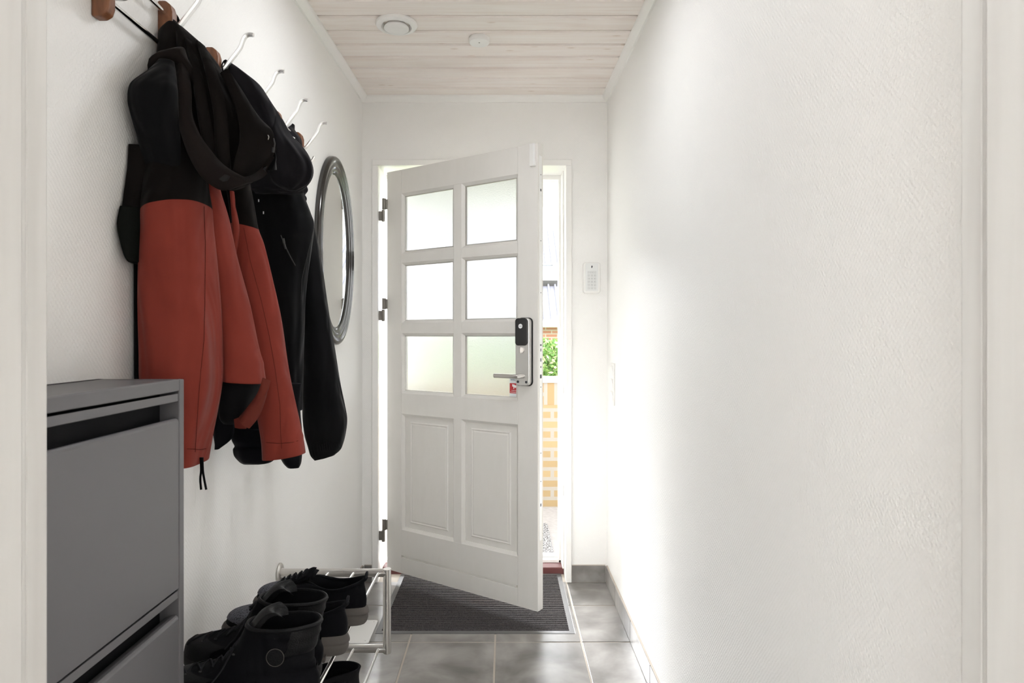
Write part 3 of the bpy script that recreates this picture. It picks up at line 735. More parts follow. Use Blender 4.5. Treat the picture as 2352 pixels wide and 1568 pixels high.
def sneaker(label, hx, Y, z, flip=1, rz=0, ry=0):
    root = empty('sneaker', (hx-.13, Y, z)); tag(root, label, 'sneaker', None)
    P = dict(hx=hx, Y=Y, z=z, ry=ry, rz=rz, flip=flip)
    # sole: heel flares and curves up behind
    rows = [(.006, .010, .262, .036, .020), (.000, .006, .272, .040, .012), (.004, -.001, .281, .0455, .012), (.018, -.005, .286, .048, .022), (.026, -.003, .287, .048, .030), (.0305, -.006, .287, .0478, .034), (.040, -.002, .284, .0465, .040), (.046, .003, .280, .044, .044)]
    b = MB(); b.rings([outline(r[0], r[1], r[2], r[3], zf=r[4]) for r in catm(rows, 3)])
    for k in range(9):
        for s_ in (-1, 1): b.box(.036+k*.024, .050+k*.024, s_*.043-.006, s_*.043+.006, -.003, .010)
    place(b, **P).build('sole', M['sole_grey'], root)
    # upper
    rows = [(.040, .004, .279, .0445, .040), (.060, .003, .276, .0445, .058), (.078, .006, .262, .0425, .070), (.090, .011, .232, .039, .080), (.102, .014, .200, .036, .090), (.114, .013, .174, .0345, .095), (.122, .010, .160, .034, .095)]
    rings_ = [outline(r[0], r[1], r[2], r[3], zf=r[4]) for r in catm(rows, 4)]
    # swooping top line: high heel tab, low sides
    def dip(ring, k):
        o = []
        for (x, y_, z_) in ring:
            t = min(1, max(0, (x+.007)/.167)); o.append((x, y_, z_-k*math.sin(PI*min(1, t*1.15))*.022))
        return o
    nR = len(rings_)
    rings_ = [dip(r, max(0, (i/(nR-1)-.5)*2)) for i, r in enumerate(rings_)]
    top = rings_[-1]
    inner = []
    for sc2, dz in ((.93, .002), (.86, -.004), (.84, -.02), (.86, -.05), (.6, -.06)):
        cx = sum(p_[0] for p_ in top)/len(top)
        inner.append([(cx+(p_[0]-cx)*sc2, p_[1]*sc2, p_[2]+dz) for p_ in top])
    b = MB(); b.rings([wr(r, .0015, 30, Y) for r in rings_], cap0=False, cap1=False); up = place(b, **P).build('upper', M['blackfab'], root)
    b = MB(); b.rings([top]+inner, cap0=False, cap1=True); place(b, **P).build('lining', M['inside'], root)
    # grey mesh toe panel and toe piping
    tp = []
    for r in rings_[3:17]:
        tp.append([((x-.13)*1.006+.13, y_*1.012, z_+.0012) for (x, y_, z_) in r])
    b = MB(); nseg = len(tp[0]); i0, i1 = int(nseg*.36), int(nseg*.64)
    sub = [r[i0:i1+1] for r in tp]; m_ = len(sub[0])
    b.add([p_ for r in sub for p_ in r], [(i*m_+j, i*m_+j+1, (i+1)*m_+j+1, (i+1)*m_+j) for i in range(len(sub)-1) for j in range(m_-1)])
    o = place(b, **P).build('toe_panel', M['greyfab'], root)
    # collar padding
    b = MB(); b.tube([(p_[0], p_[1]*.96, p_[2]) for p_ in top]+[(top[0][0], top[0][1]*.96, top[0][2])], .0042, 8, cap=False); place(b, **P).build('collar', M['blackfab'], root)
    # tongue
    b = MB(); tg = []
    for (x, z_, hw_) in ((.235, .080, .018), (.205, .097, .022), (.178, .108, .025), (.160, .120, .027), (.148, .127, .025), (.138, .128, .018)):
        tg.append([(x+.010*abs(s_)**2*.5, s_*hw_, z_-.010*s_*s_) for s_ in (-1, -.6, -.2, .2, .6, 1)]+[(x-.007+.010*abs(s_)**2*.5, s_*hw_, z_-.006-.010*s_*s_) for s_ in (1, .6, .2, -.2, -.6, -1)])
    tg_up = catm_r(tg); b.rings(tg_up); place(b, **P).build('tongue', M['blackfab'], root)
    # laces
    b = MB(); dn = dropper([rings_, tg_up])
    for k in range(5):
        x = .166+k*.014
        lp(b, dn, [(x, y_) for y_ in (-.024, -.013, 0, .013, .024)], .0024, .002)
        if k < 4: lp(b, dn, [(x, -.020), (x+.007, 0), (x+.014, .020)], .0022, .004)
    place(b, **P).build('lace', M['lace'], root)
    # heel tab
    b = MB(); b.rings([[(.0075+dx, y_, z_) for (y_, z_) in ((-.010, .116), (.010, .116), (.007, .130), (-.007, .130))] for dx in (0, .006)]); place(b, **P).build('heel_tab', M['lace'], root, bevel=.002)
    return root
def catm_r(rings_, k=3):
    out = []
    n = len(rings_)
    for a in range(n-1):
        R4 = [rings_[max(a-1, 0)], rings_[a], rings_[a+1], rings_[min(a+2, n-1)]]
        for q in range(k):
            t = q/k
            out.append([tuple(.5*((2*p1[c])+(-p0[c]+p2[c])*t+(2*p0[c]-5*p1[c]+4*p2[c]-p3[c])*t*t+(-p0[c]+3*p1[c]-3*p2[c]+p3[c])*t**3) for c in range(3)) for p0, p1, p2, p3 in zip(*R4)])
    return out+[rings_[-1]]

def lp(b, dn, pts, r, off):
    b.tube(sm([(x, y_, dn(x, 0, off)[2]-9*y_*y_) for x, y_ in pts]), r, 8)
def dropper(sets):
    vs, fs = [], []
    for rg in sets:
        n_ = len(vs); m_ = len(rg[0]); vs += [Vector(q) for r in rg for q in r]
        fs += [(n_+i*m_+j, n_+i*m_+(j+1) % m_, n_+(i+1)*m_+(j+1) % m_, n_+(i+1)*m_+j) for i in range(len(rg)-1) for j in range(m_)]
    bv = BVHTree.FromPolygons(vs, fs)
    def f(x, y_, off):
        h = bv.ray_cast(Vector((x, y_, .5)), Vector((0, 0, -1)))
        return (x, y_, (h[0].z if h[0] is not None else .07)+off)
    return f

def boot(label, hx, Y, z, flip=1, rz=0, ry=0, disc=True):
    root = empty('boot', (hx-.13, Y, z)); tag(root, label, 'boot', None)
    P = dict(hx=hx, Y=Y, z=z, ry=ry, rz=rz, flip=flip)
    rows = [(.004, .008, .268, .038, .014), (.0, .004, .278, .043, .008), (.010, -.002, .288, .049, .012), (.026, -.003, .292, .050, .024), (.036, .001, .290, .048, .034)]
    b = MB(); b.rings([outline(r[0], r[1], r[2], r[3], zf=r[4]) for r in catm(rows, 3)])
    for k in range(8):
        for s_ in (-1, 1): b.box(.018+k*.03, .038+k*.03, s_*.043-.009, s_*.043+.009, -.004, .010)
    place(b, **P).build('sole', M['sole_black'], root)
    rows = [(.034, .002, .288, .0475, .032), (.055, .000, .285, .047, .054), (.074, .004, .262, .045, .064), (.090, .010, .220, .042, .076), (.106, .013, .188, .040, .090), (.122, .012, .168, .0395, .110), (.138, .008, .155, .040, .131), (.154, .003, .147, .0405, .150), (.170, -.002, .143, .041, .161)]
    rings_ = [outline(r[0], r[1], r[2], r[3], zf=r[4], ball=.16-.10*i/30) for i, r in enumerate(catm(rows, 4))]
    nR = len(rings_)
    def crease(r, i):
        k = i/(nR-1); o = []
        for (x, y_, z_) in r:
            t = min(1, max(0, x/.25)); d = .0022*math.sin(z_*190+y_*20)*(1-t)*(.2 < k < .85)
            o.append((x+d, y_*(1-d*6), z_))
        return wr(o, .0022, 26, Y*7)
    rings_ = [crease(r, i) for i, r in enumerate(rings_)]
    top = rings_[-1]; cx = sum(p_[0] for p_ in top)/len(top)
    b = MB(); b.rings(rings_, cap0=False, cap1=False); place(b, **P).build('upper', M['blackfab'], root)
    inner = [[(cx+(p_[0]-cx)*s2, p_[1]*s2, p_[2]+dz) for p_ in top] for s2, dz in ((1.0, 0), (.97, .004), (.90, .004), (.84, -.004), (.82, -.03), (.84, -.09), (.6, -.12))]
    b = MB(); b.rings(inner, cap0=False, cap1=True); place(b, **P).build('lining', M['inside'], root)
    # padded heel part of the collar
    nseg = 40; q = []
    for i in range(nR-14, nR):
        r = rings_[i]; k = (i-(nR-14))/13; w_ = int(7+2*math.sin(k*PI)); 
        q.append([((x-cx)*(1.0)+cx-.0055*math.sin(PI*min(1, k*1.2+.02))*1.0 if True else x, y_*(1+.06*math.sin(PI*k)), z_) for (x, y_, z_) in [r[j % nseg] for j in range(-8, 9)]])
    m_ = len(q[0])
    b = MB(); b.add([p_ for r in q for p_ in r], [(i*m_+j, i*m_+j+1, (i+1)*m_+j+1, (i+1)*m_+j) for i in range(len(q)-1) for j in range(m_-1)]); place(b, **P).build('heel_pad', M['blackleather'], root)
    b = MB(); loop = [(cx+(p_[0]-cx)*.96, p_[1]*.96, p_[2]+.001) for p_ in top]; b.tube(loop+[loop[0]], .0042, 8, cap=False); place(b, **P).build('collar', M['blackleather'], root)
    # heel counter shell
    q = []
    for i in range(0, 12):
        r = rings_[i]; k = i/11; q.append([(x-.0036, y_*1.055, z_) for (x, y_, z_) in [r[j % nseg] for j in range(-9, 10)]])
    m_ = len(q[0]); b = MB(); b.add([p_ for r in q for p_ in r], [(i*m_+j, i*m_+j+1, (i+1)*m_+j+1, (i+1)*m_+j) for i in range(len(q)-1) for j in range(m_-1)]); place(b, **P).build('heel_counter', M['blackfab'], root)
    # toe cap
    q = []
    for i in range(0, 11):
        r = rings_[i]; q.append([(x+.0022, y_*1.03, z_+.0014) for (x, y_, z_) in [r[j] for j in range(13, 28)]])
    m_ = len(q[0]); b = MB(); b.add([p_ for r in q for p_ in r], [(i*m_+j, i*m_+j+1, (i+1)*m_+j+1, (i+1)*m_+j) for i in range(len(q)-1) for j in range(m_-1)]); place(b, **P).build('toe_cap', M['blackleather'], root)
    # tongue curling up inside the front of the collar
    tg = []
    for (x, z_, hw_) in ((.158, .120, .024), (.146, .146, .027), (.132, .168, .029), (.118, .186, .028), (.104, .194, .026), (.093, .190, .020), (.089, .182, .012)):
        tg.append([(x-.014*s_*s_, s_*hw_, z_) for s_ in (-1, -.6, -.2, .2, .6, 1)]+[(x-.012-.010*s_*s_, s_*hw_*.9, z_-.006) for s_ in (1, .6, .2, -.2, -.6, -1)])
    tgu = catm_r(tg); b = MB(); b.rings(tgu); place(b, **P).build('tongue', M['blackleather'], root)
    # laces and eyelets down the front
    b = MB(); e_ = MB(); dn = dropper([rings_, tgu])
    for k in range(7):
        x = .156+k*(.007+.0022*k); x2 = .156+(k+1)*(.007+.0022*(k+1))
        lp(b, dn, [(x, y_) for y_ in (-.022, -.012, 0, .012, .022)], .0019, .002)
        if k < 6: lp(b, dn, [(x, -.020), ((x+x2)/2, 0), (x2, .020)], .0018, .003)
        for s_ in (-1, 1):
            q = dn(x, s_*(.026-.001*k), .001)
            if q[2] < .1011 and k < 4: continue
            place(MB().lathe([(0, .001), (.003, .001), (.003, -.001)], q, 'z', 10), **P).build('eyelet', M['seal'], root)
    b.tube(sm([dn(.16, .018, .004), dn(.172, .034, .004), dn(.18, .042, .004), (.186, .052, .07)]), .0018, 8)
    b.tube(sm([dn(.16, -.018, .004), dn(.172, -.034, .004), dn(.178, -.042, .004), (.184, -.052, .07)]), .0018, 8)
    place(b, **P).build('lace', M['lace'], root)
    if disc:
        b = MB(); cxx, czz = .072, .118; ring = [(cxx+.0165*math.cos(a), -.0428*flip-.001*flip, czz+.0165*math.sin(a)) for a in [2*PI*k/32 for k in range(33)]]
        b.tube(ring, .0007, 6, cap=False)
        b2 = MB(); b2.prism([(cxx+.0158*math.cos(2*PI*k/32), czz+.0158*math.sin(2*PI*k/32)) for k in range(32)], .003, Matrix.Translation((0, (-.0428 if flip > 0 else .0398), 0)))
        place(b, **P).build('badge_ring', M['sole_grey'], root); place(b2, **P).build('ankle_badge', M['blackleather'], root)
    return root

sneaker('black sneaker with grey toe, farthest from the camera on the upper rack tier', -.352, 1.63, SHZ+.002, 1, math.radians(1), math.radians(6))
sneaker('black sneaker with grey toe on the upper rack tier, beside the ankle boots', -.365, 1.478, SHZ+.002, -1, math.radians(1), math.radians(7))
boot('black lace-up ankle boot between the sneakers and the nearest boot', -.392, 1.362, SHZ+.004, -1, math.radians(-1), math.radians(5), disc=False)
boot('nearest black lace-up ankle boot, round ankle badge, beside the grey cabinet', -.366, 1.252, SHZ+.005, 1, math.radians(1), math.radians(3))
# low slip-on on the lower tier
def slipon(label, hx, Y, z):
    root = empty('slip_on_shoe', (hx-.13, Y, z)); tag(root, label, 'shoe')
    P = dict(hx=hx, Y=Y, z=z)
    rows = [(.0, .006, .268, .042, .004), (.008, .0, .278, .046, .010), (.022, .0, .280, .047, .022)]
    b = MB(); b.rings([outline(r[0], r[1], r[2], r[3], zf=r[4]) for r in catm(rows, 3)]); place(b, **P).build('sole', M['sole_black'], root)
    rows = [(.020, .001, .279, .046, .020), (.045, -.001, .274, .0455, .040), (.070, .003, .250, .043, .058), (.090, .003, .205, .041, .075), (.108, -.001, .168, .041, .086)]
    rr_ = [wr(outline(r[0], r[1], r[2], r[3], zf=r[4]), .0012, 24, 3) for r in catm(rows, 4)]; top = rr_[-1]; cx = sum(p_[0] for p_ in top)/len(top)
    b = MB(); b.rings(rr_, cap0=False, cap1=False); place(b, **P).build('upper', M['blackleather'], root)
    b = MB(); b.rings([[(cx+(p_[0]-cx)*s2, p_[1]*s2, p_[2]+dz) for p_ in top] for s2, dz in ((1, 0), (.98, .002), (.93, .001), (.92, -.02), (.9, -.07), (.6, -.075))], cap0=False); place(b, **P).build('lining', M['inside'], root)
    b = MB(); b.box(.045, .10, -.012, .012, .027, .030); place(b, **P).build('insole_label', mat('pale_label', (.45, .44, .40), .8), root)
slipon('black slip-on shoe on the lower rack tier, only its heel in view', -.372, 1.66, SHB+.003)

# ---------------------------------------------------------------- hanging garments
M['red'] = fabric('brick_red_softshell', (.195, .036, .026), .8, .5, 1400, .15, .8)
M['brown'] = fabric('brown_black_softshell', (.0078, .0064, .0057), .8, .2, 1400, .2, .8)
M['brownlit'] = fabric('brown_black_softshell_lit', (.0125, .0098, .0088), .8, .3, 1400, .2, .6)  # lighter copy of the brown cloth, rim light put into its colour
M['black'] = fabric('black_softshell', (.0068, .0068, .0072), .75, .6, 1400, .2, .9)
M['navy'] = fabric('blue_black_shell', (.012, .0112, .0128), .6, .2, 1100, .2, 1.0)
M['pad'] = fabric('black_quilted_nylon', (.006, .006, .0075), .5, .1, 900, .2)
M['meshfab'] = fabric('black_mesh', (.008, .009, .0075), .9, .05, 300, .8)
M['redlin'] = fabric('dull_red_facing', (.13, .03, .022), .85, .1, 1200, .2)
M['seam'] = mat('dark_seam', (.075, .015, .011), .9, spec=.05)
M['bseam'] = mat('grey_seam', (.025, .024, .023), .8)

def ring_fit(L_, R_, Yc, b_):
    kL, kR = (L_-VX)/F, (R_-VX)/F; Wd = (kR-kL)*Yc
    while b_ > .008 and math.hypot(.006, kL*b_)+math.hypot(.006, kR*b_) > Wd: b_ *= .94
    lo, hi = .004, 1.0
    for _ in range(40):
        m_ = (lo+hi)/2
        if math.hypot(m_, kL*b_)+math.hypot(m_, kR*b_) > Wd: hi = m_
        else: lo = m_
    return lo, b_, kL*Yc+math.hypot(lo, kL*b_)

def cloth(name, rows, m, parent, folds=((7, .10, 0, .5),), n=120, k=6, rough=.0025, rf=16, seed=0, shell=True, split=None, subdiv=None, hem=.0, sq=.9):
    """a hanging piece of cloth: stacked horizontal sections (y, left, right, depth, half depth, slope), folded vertically"""
    rows = [list(r)+[0]*(6-len(r)) for r in rows]
    R_ = catm(rows, k); rings_ = []; N_ = len(R_)
    for i, (y, l, r, Yc, b_, tl) in enumerate(R_):
        a, b2, xc = ring_fit(l, max(r, l+3), Yc, max(b_, .006)); zc = CZ-(y-VY)/F*Yc; dz = -tl/F*Yc/2; t = i/(N_-1); rg = []
        for j in range(n):
            th = 2*PI*j/n; c, s_ = math.cos(th), math.sin(th)
            f_ = 0
            for (kk, am, ph, dr) in folds: f_ += am*(.25+.75*t)*(.5+.5*math.sin(kk*th+ph+dr*t*3+1.2*math.sin(2*th+ph)))
            mm = 1-f_
            cc = math.copysign(abs(c)**sq, c); ss = math.copysign(abs(s_)**sq, s_)
            p_ = Vector((xc+a*cc*mm, Yc+b2*ss*mm, zc+dz*c))
            nv = noise.noise_vector(Vector((p_.x*rf, p_.y*rf, p_.z*rf*.45+seed)))
            p_ += Vector((nv.x, nv.y, nv.z*.4))*rough*2
            p_.x = max(p_.x, XL+.006+.002*(1-abs(s_)))
            rg.append(tuple(p_))
        rings_.append(rg)
    b = MB(); extra = []
    if shell:          # open hem: turn inwards and up
        last = rings_[-1]; c0 = Vector((sum(p_[0] for p_ in last)/n, sum(p_[1] for p_ in last)/n, sum(p_[2] for p_ in last)/n))
        for sc2, dz in ((.985, -.001), (.95, .003), (.9, .04), (.7, .07)):
            extra.append([(max(c0.x+(p_[0]-c0.x)*sc2, XL+.006), c0.y+(p_[1]-c0.y)*sc2, p_[2]+dz) for p_ in last])
    if split:
        r0, name2, m2 = split; i0 = r0*k
        b.rings(rings_[:i0+1], cap1=False); o = b.build(name, m, parent, smooth=75)
        c = MB(); c.rings(rings_[i0:]+extra, cap0=False); o2 = c.build(name2, m2, parent, smooth=75)
        return o, o2
    b.rings(rings_+extra); o = b.build(name, m, parent, smooth=75)
    return o, rings_

def surf(objs):
    vs, fs = [], []
    for o in objs:
        n_ = len(vs); vs += [v.co.copy() for v in o.data.vertices]; fs += [tuple(i+n_ for i in p.vertices) for p in o.data.polygons]
    return BVHTree.FromPolygons(vs, fs)
def pick(bv, px, py, off=.001):
    o_ = Vector((0, 0, CZ)); d = Vector(((px-VX)/F, 1, -(py-VY)/F)).normalized(); h = bv.ray_cast(o_, d)
    if h[0] is None: return None
    nn = h[1] if h[1].dot(d) < 0 else -h[1]
    return h[0]+nn*off
def stitch(name, bv, pts, r, m, parent, step=12, off=.0008, flat=None):
    P_ = []
    for (a, b_) in zip(pts[:-1], pts[1:]):
        k_ = max(1, int(math.hypot(b_[0]-a[0], b_[1]-a[1])/step))
        for i in range(k_):
            q = pick(bv, a[0]+(b_[0]-a[0])*i/k_, a[1]+(b_[1]-a[1])*i/k_, off)
            if q is not None and (not P_ or (q-P_[-1]).length < .09): P_.append(q)
    if len(P_) < 2: return None
    b = MB(); b.tube(P_, r, 6, ry=flat); return b.build(name, m, parent)
def slab(name, pts, th, m, parent, bevel=.001, sub=0):
    """panel through 3D points given as (px, py, depth)"""
    P_ = [at(*p_) for p_ in pts]; n_ = len(P_)
    nn = Vector((0, 0, 0))
    for i in range(n_): nn += (P_[i]).cross(P_[(i+1) % n_])
    nn.normalize()
    b = MB(); b.add([p_-nn*th/2 for p_ in P_]+[p_+nn*th/2 for p_ in P_], [tuple(range(n_)), tuple(range(2*n_-1, n_-1, -1))]+[(i, i+n_, (i+1) % n_+n_, (i+1) % n_) for i in range(n_)])
    return b.build(name, m, parent, bevel=bevel)
def ribbon(name, A_, B_, th, m, parent, k=5):
    """band between two edge curves of (px, py, depth), with thickness"""
    a = [Vector(v_) for v_ in sm([tuple(at(*p_)) for p_ in A_], k)]; c = [Vector(v_) for v_ in sm([tuple(at(*p_)) for p_ in B_], k)]
    rg = []
    for i in range(len(a)):
        t = (a[min(i+1, len(a)-1)]-a[max(i-1, 0)]); w_ = c[i]-a[i]; nn = t.cross(w_); nn = nn.normalized() if nn.length > 1e-9 else Vector((0, -1, 0))
        if nn.y > 0: nn = -nn
        M_ = [a[i]+w_*q+nn*(.012*math.sin(PI*q)) for q in (0, .25, .5, .75, 1)]
        rg.append([tuple(p_) for p_ in M_]+[tuple(p_-nn*th) for p_ in reversed(M_)])
    b = MB(); b.rings(rg); return b.build(name, m, parent, smooth=60)

# --- black bag with a mesh pocket, on the first block
bag = empty('bag', (-.69, 1.16, 1.3)); tag(bag, 'black bag with a mesh pocket hanging behind the black and red jacket', 'bag')
cloth('bag_body', [(338, 286, 330, 1.205, .016), (341, 283, 340, 1.205, .018), (390, 283, 345, 1.205, .022), (450, 279, 345, 1.20, .028), (520, 272, 345, 1.195, .034), (560, 279, 345, 1.195, .034), (598, 290, 345, 1.195, .03), (606, 300, 340, 1.195, .02)], M['brown'], bag, folds=((3, .03, 1, .3),), rough=.001, shell=False)
cloth('mesh_pocket', [(480, 276, 338, 1.188, .03), (520, 271, 341, 1.183, .036), (560, 278, 341, 1.183, .036), (596, 289, 341, 1.185, .032), (604, 300, 338, 1.186, .022)], M['meshfab'], bag, folds=((4, .03, 1, .3),), rough=.001, shell=False)
b = MB(); b.tube([at(385, 150, 1.235), at(345, 240, 1.225), at(330, 345, 1.225)], .006, 8, ry=.002); b.build('strap', M['black'], bag)
cloth('lower_bag', [(600, 303, 330, 1.222, .016), (700, 304, 335, 1.222, .018), (860, 308, 340, 1.222, .018), (1000, 312, 345, 1.222, .016)], M['black'], bag, folds=((3, .02, 1, .3),), rough=.0015)

# --- near jacket: brown-black yoke, hood, red lower half
ja = empty('softshell_jacket', at(395, 45, 1.32)); tag(ja, 'black and brick red hooded jacket, nearest garment on the coat rack', 'jacket')
yk, rb = cloth('back_yoke', [(48, 394, 404, 1.31, .008), (75, 368, 420, 1.305, .02), (110, 366, 430, 1.30, .035), (150, 358, 440, 1.295, .045), (185, 330, 450, 1.29, .05), (205, 305, 460, 1.285, .055), (240, 297, 466, 1.28, .06), (290, 308, 470, 1.275, .062), (340, 323, 474, 1.27, .065), (420, 322, 480, 1.26, .075), (486, 320, 488, 1.25, .09, -34),
    (530, 319, 491, 1.25, .091, -20), (600, 318, 498, 1.25, .092), (700, 318, 506, 1.25, .092), (800, 319, 510, 1.25, .09), (870, 320, 511, 1.25, .088), (940, 335, 503, 1.25, .085), (1000, 352, 493, 1.25, .08), (1061, 366, 484, 1.25, .075)], M['brown'], ja, folds=((5, .05, .6, .2), (9, .014, 2, .3)), seed=1, rf=10, split=(10, 'red_back', M['red']))
md, _ = cloth('red_sleeve', [(400, 470, 498, 1.345, .02), (440, 468, 508, 1.345, .03), (500, 474, 527, 1.345, .036), (600, 488, 549, 1.345, .040), (700, 495, 576, 1.345, .044), (790, 500, 595, 1.345, .048), (840, 500, 607, 1.345, .05), (874, 502, 612, 1.345, .05, 10)], M['red'], ja, folds=((3, .05, 2.9, .4), (8, .012, 0, .6)), seed=3, rough=.0025, rf=10)
fy, fb = cloth('front_yoke', [(300, 500, 560, 1.43, .03), (400, 515, 572, 1.436, .032), (440, 522, 578, 1.44, .032), (480, 527, 584, 1.444, .032), (519, 530, 591, 1.449, .032, 10),
    (560, 534, 604, 1.45, .034), (640, 545, 623, 1.455, .038), (740, 558, 645, 1.46, .042), (840, 572, 664, 1.465, .045), (920, 584, 680, 1.47, .047), (990, 594, 694, 1.475, .048), (1020, 597, 699, 1.475, .048), (1046, 598, 701, 1.475, .047, -12)], M['brown'], ja, folds=((3, .05, 3.3, .5), (7, .015, 1, .6)), seed=4, rough=.003, rf=9, split=(4, 'red_front', M['red']))
rw, _ = cloth('red_wedge', [(440, 529, 533, 1.405, .006), (480, 529, 541, 1.408, .010), (520, 530, 548, 1.41, .010), (560, 531, 546, 1.412, .008), (590, 533, 541, 1.412, .006)], M['red'], ja, folds=((3, .03, 3.3, .5),), seed=9, shell=False)
# cover the wedge where the red runs up to the hood
cloth('inner_facing', [(415, 497, 548, 1.42, .01), (440, 502, 548, 1.44, .01), (520, 508, 552, 1.45, .012), (620, 516, 560, 1.455, .012), (760, 524, 580, 1.46, .012), (900, 530, 596, 1.465, .012), (975, 548, 600, 1.465, .012)], M['black'], ja, folds=((3, .05, 0, .4),), seed=6)
cloth('shoulder', [(140, 362, 400, 1.21, .012), (165, 340, 404, 1.20, .020), (188, 308, 406, 1.185, .024), (205, 296, 408, 1.175, .025), (235, 293, 408, 1.175, .025), (262, 298, 408, 1.18, .025), (300, 308, 410, 1.19, .024), (340, 318, 412, 1.20, .02), (400, 322, 412, 1.21, .012)], M['black'], ja, folds=((4, .05, 1, .5), (9, .02, 0, .8)), seed=15, shell=False, rough=.002, rf=12)
hd, _ = cloth('hood', [(52, 396, 412, 1.315, .012), (90, 402, 458, 1.31, .03), (130, 404, 492, 1.305, .045), (175, 408, 525, 1.305, .055), (220, 412, 560, 1.305, .062), (260, 416, 592, 1.31, .065), (300, 424, 622, 1.315, .065), (330, 434, 627, 1.32, .065), (365, 452, 624, 1.32, .06), (400, 472, 594, 1.32, .05), (422, 492, 562, 1.32, .035), (433, 506, 538, 1.32, .015)], M['brown'], ja, folds=((6, .10, .4, .7), (11, .05, 2, 1.1)), seed=7, shell=False, rough=.003, rf=14)
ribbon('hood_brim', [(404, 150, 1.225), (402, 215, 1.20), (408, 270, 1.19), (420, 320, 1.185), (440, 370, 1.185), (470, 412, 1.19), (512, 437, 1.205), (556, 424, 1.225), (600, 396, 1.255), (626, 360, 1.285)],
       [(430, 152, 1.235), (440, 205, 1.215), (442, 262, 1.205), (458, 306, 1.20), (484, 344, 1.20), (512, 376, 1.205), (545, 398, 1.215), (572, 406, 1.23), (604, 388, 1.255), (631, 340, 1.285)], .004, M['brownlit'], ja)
ribbon('side_panel', [(508, 165, 1.26), (532, 215, 1.245), (548, 270, 1.235), (552, 320, 1.225), (540, 372, 1.22), (536, 402, 1.235)],
       [(524, 170, 1.275), (562, 220, 1.27), (597, 270, 1.27), (629, 308, 1.275), (618, 365, 1.27), (590, 400, 1.265)], .004, M['brown'], ja)
ribbon('fold', [(452, 100, 1.285), (476, 180, 1.25), (490, 260, 1.235), (494, 340, 1.23), (500, 392, 1.235)], [(470, 105, 1.28), (500, 180, 1.235), (518, 260, 1.225), (524, 345, 1.22), (530, 400, 1.235)], .004, M['brown'], ja)
ribbon('fold', [(425, 95, 1.28), (440, 170, 1.245), (452, 240, 1.235), (462, 300, 1.23), (478, 362, 1.235)], [(440, 95, 1.275), (462, 170, 1.24), (474, 240, 1.225), (486, 305, 1.22), (502, 372, 1.23)], .004, M['brown'], ja)
# shoulder sweep to the left: collar opening
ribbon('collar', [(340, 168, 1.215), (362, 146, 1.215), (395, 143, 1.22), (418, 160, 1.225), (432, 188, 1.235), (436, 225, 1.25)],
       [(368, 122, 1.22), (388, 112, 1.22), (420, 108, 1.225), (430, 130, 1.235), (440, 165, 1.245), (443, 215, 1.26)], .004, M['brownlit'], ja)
b = MB(); b.tube(sm([tuple(at(396, 60, 1.31)), tuple(at(398, 40, 1.318)), tuple(at(404, 36, 1.322)), tuple(at(410, 48, 1.325)), tuple(at(412, 62, 1.325))]), .003, 8); b.build('hanging_loop', M['brown'], ja)
# black lining in the turned-up sleeve hem and its turned red facing
ln, _ = cloth('lining', [(868, 508, 600, 1.35, .036), (900, 505, 596, 1.35, .034), (935, 502, 578, 1.35, .03), (960, 504, 562, 1.35, .024), (972, 512, 552, 1.35, .016)], M['black'], ja, folds=((4, .06, 1, .5),), seed=8, shell=False)
ribbon('turned_facing', [(606, 868, 1.30), (600, 885, 1.30), (588, 908, 1.305), (570, 932, 1.31), (549, 957, 1.315)],
       [(613, 872, 1.315), (614, 900, 1.315), (606, 930, 1.315), (592, 960, 1.315), (572, 984, 1.315)], .003, M['redlin'], ja)
slab('facing_tip', [(538, 962, 1.325), (549, 958, 1.32), (566, 984, 1.32), (552, 984, 1.325), (540, 982, 1.325)], .004, M['redlin'], ja)
bvA = surf([rb, md, fb, yk, fy, hd, ln])
stitch('seam', bvA, [(468, 474), (471, 560), (470, 700), (468, 780), (461, 850), (456, 910), (450, 1000), (447, 1050)], .0005, M['seam'], ja)
stitch('seam', bvA, [(560, 524), (575, 600), (600, 690), (618, 770), (632, 850), (643, 930), (645, 1000), (648, 1045)], .0005, M['seam'], ja)
stitch('seam', bvA, [(430, 1030), (460, 1032), (484, 1028)], .0006, M['seam'], ja)
stitch('seam', bvA, [(598, 1015), (640, 1018), (670, 1016), (698, 1008)], .0006, M['seam'], ja)
stitch('seam', bvA, [(322, 330), (322, 430), (320, 498)], .0008, M['bseam'], ja)
# drawcord under the hem
for k, (dx, dy) in enumerate(((0, 0), (9, 0))):
    b = MB(); b.tube(sm([tuple(at(461+k*4, 1050, 1.235)), tuple(at(462+k*4, 1080, 1.235)), tuple(at(460+dx*1.0, 1100, 1.235)), tuple(at(462+dx*1.3, 1124, 1.235))]), .0022, 8)
    b.build('drawcord', M['black'], ja)
# eyelet and zip puller at the hood corner
pc = pick(bvA, 612, 316, .002) or at(612, 316, 1.35); pc = at(612, 316, 1.258)
b = MB(); b.tube([tuple(pc+Vector((.0052*math.cos(a_), -.002*math.cos(a_), .0052*math.sin(a_)))) for a_ in [2*PI*q/20 for q in range(21)]], .0011, 6, cap=False); b.build('eyelet', M['hinge'], ja)
b = MB(); b.tube([at(628, 318, 1.27), at(631, 330, 1.27), at(629, 346, 1.27)], .0018, 8); b.tube([at(628, 338, 1.268), at(627, 350, 1.268)], .003, 8, ry=.0015); b.build('zip_puller', M['seal'], ja)
ribbon('zip_flap', [(625, 345, 1.29), (618, 368, 1.29), (610, 392, 1.29)], [(630, 340, 1.29), (633, 365, 1.30), (636, 390, 1.30)], .003, M['black'], ja)
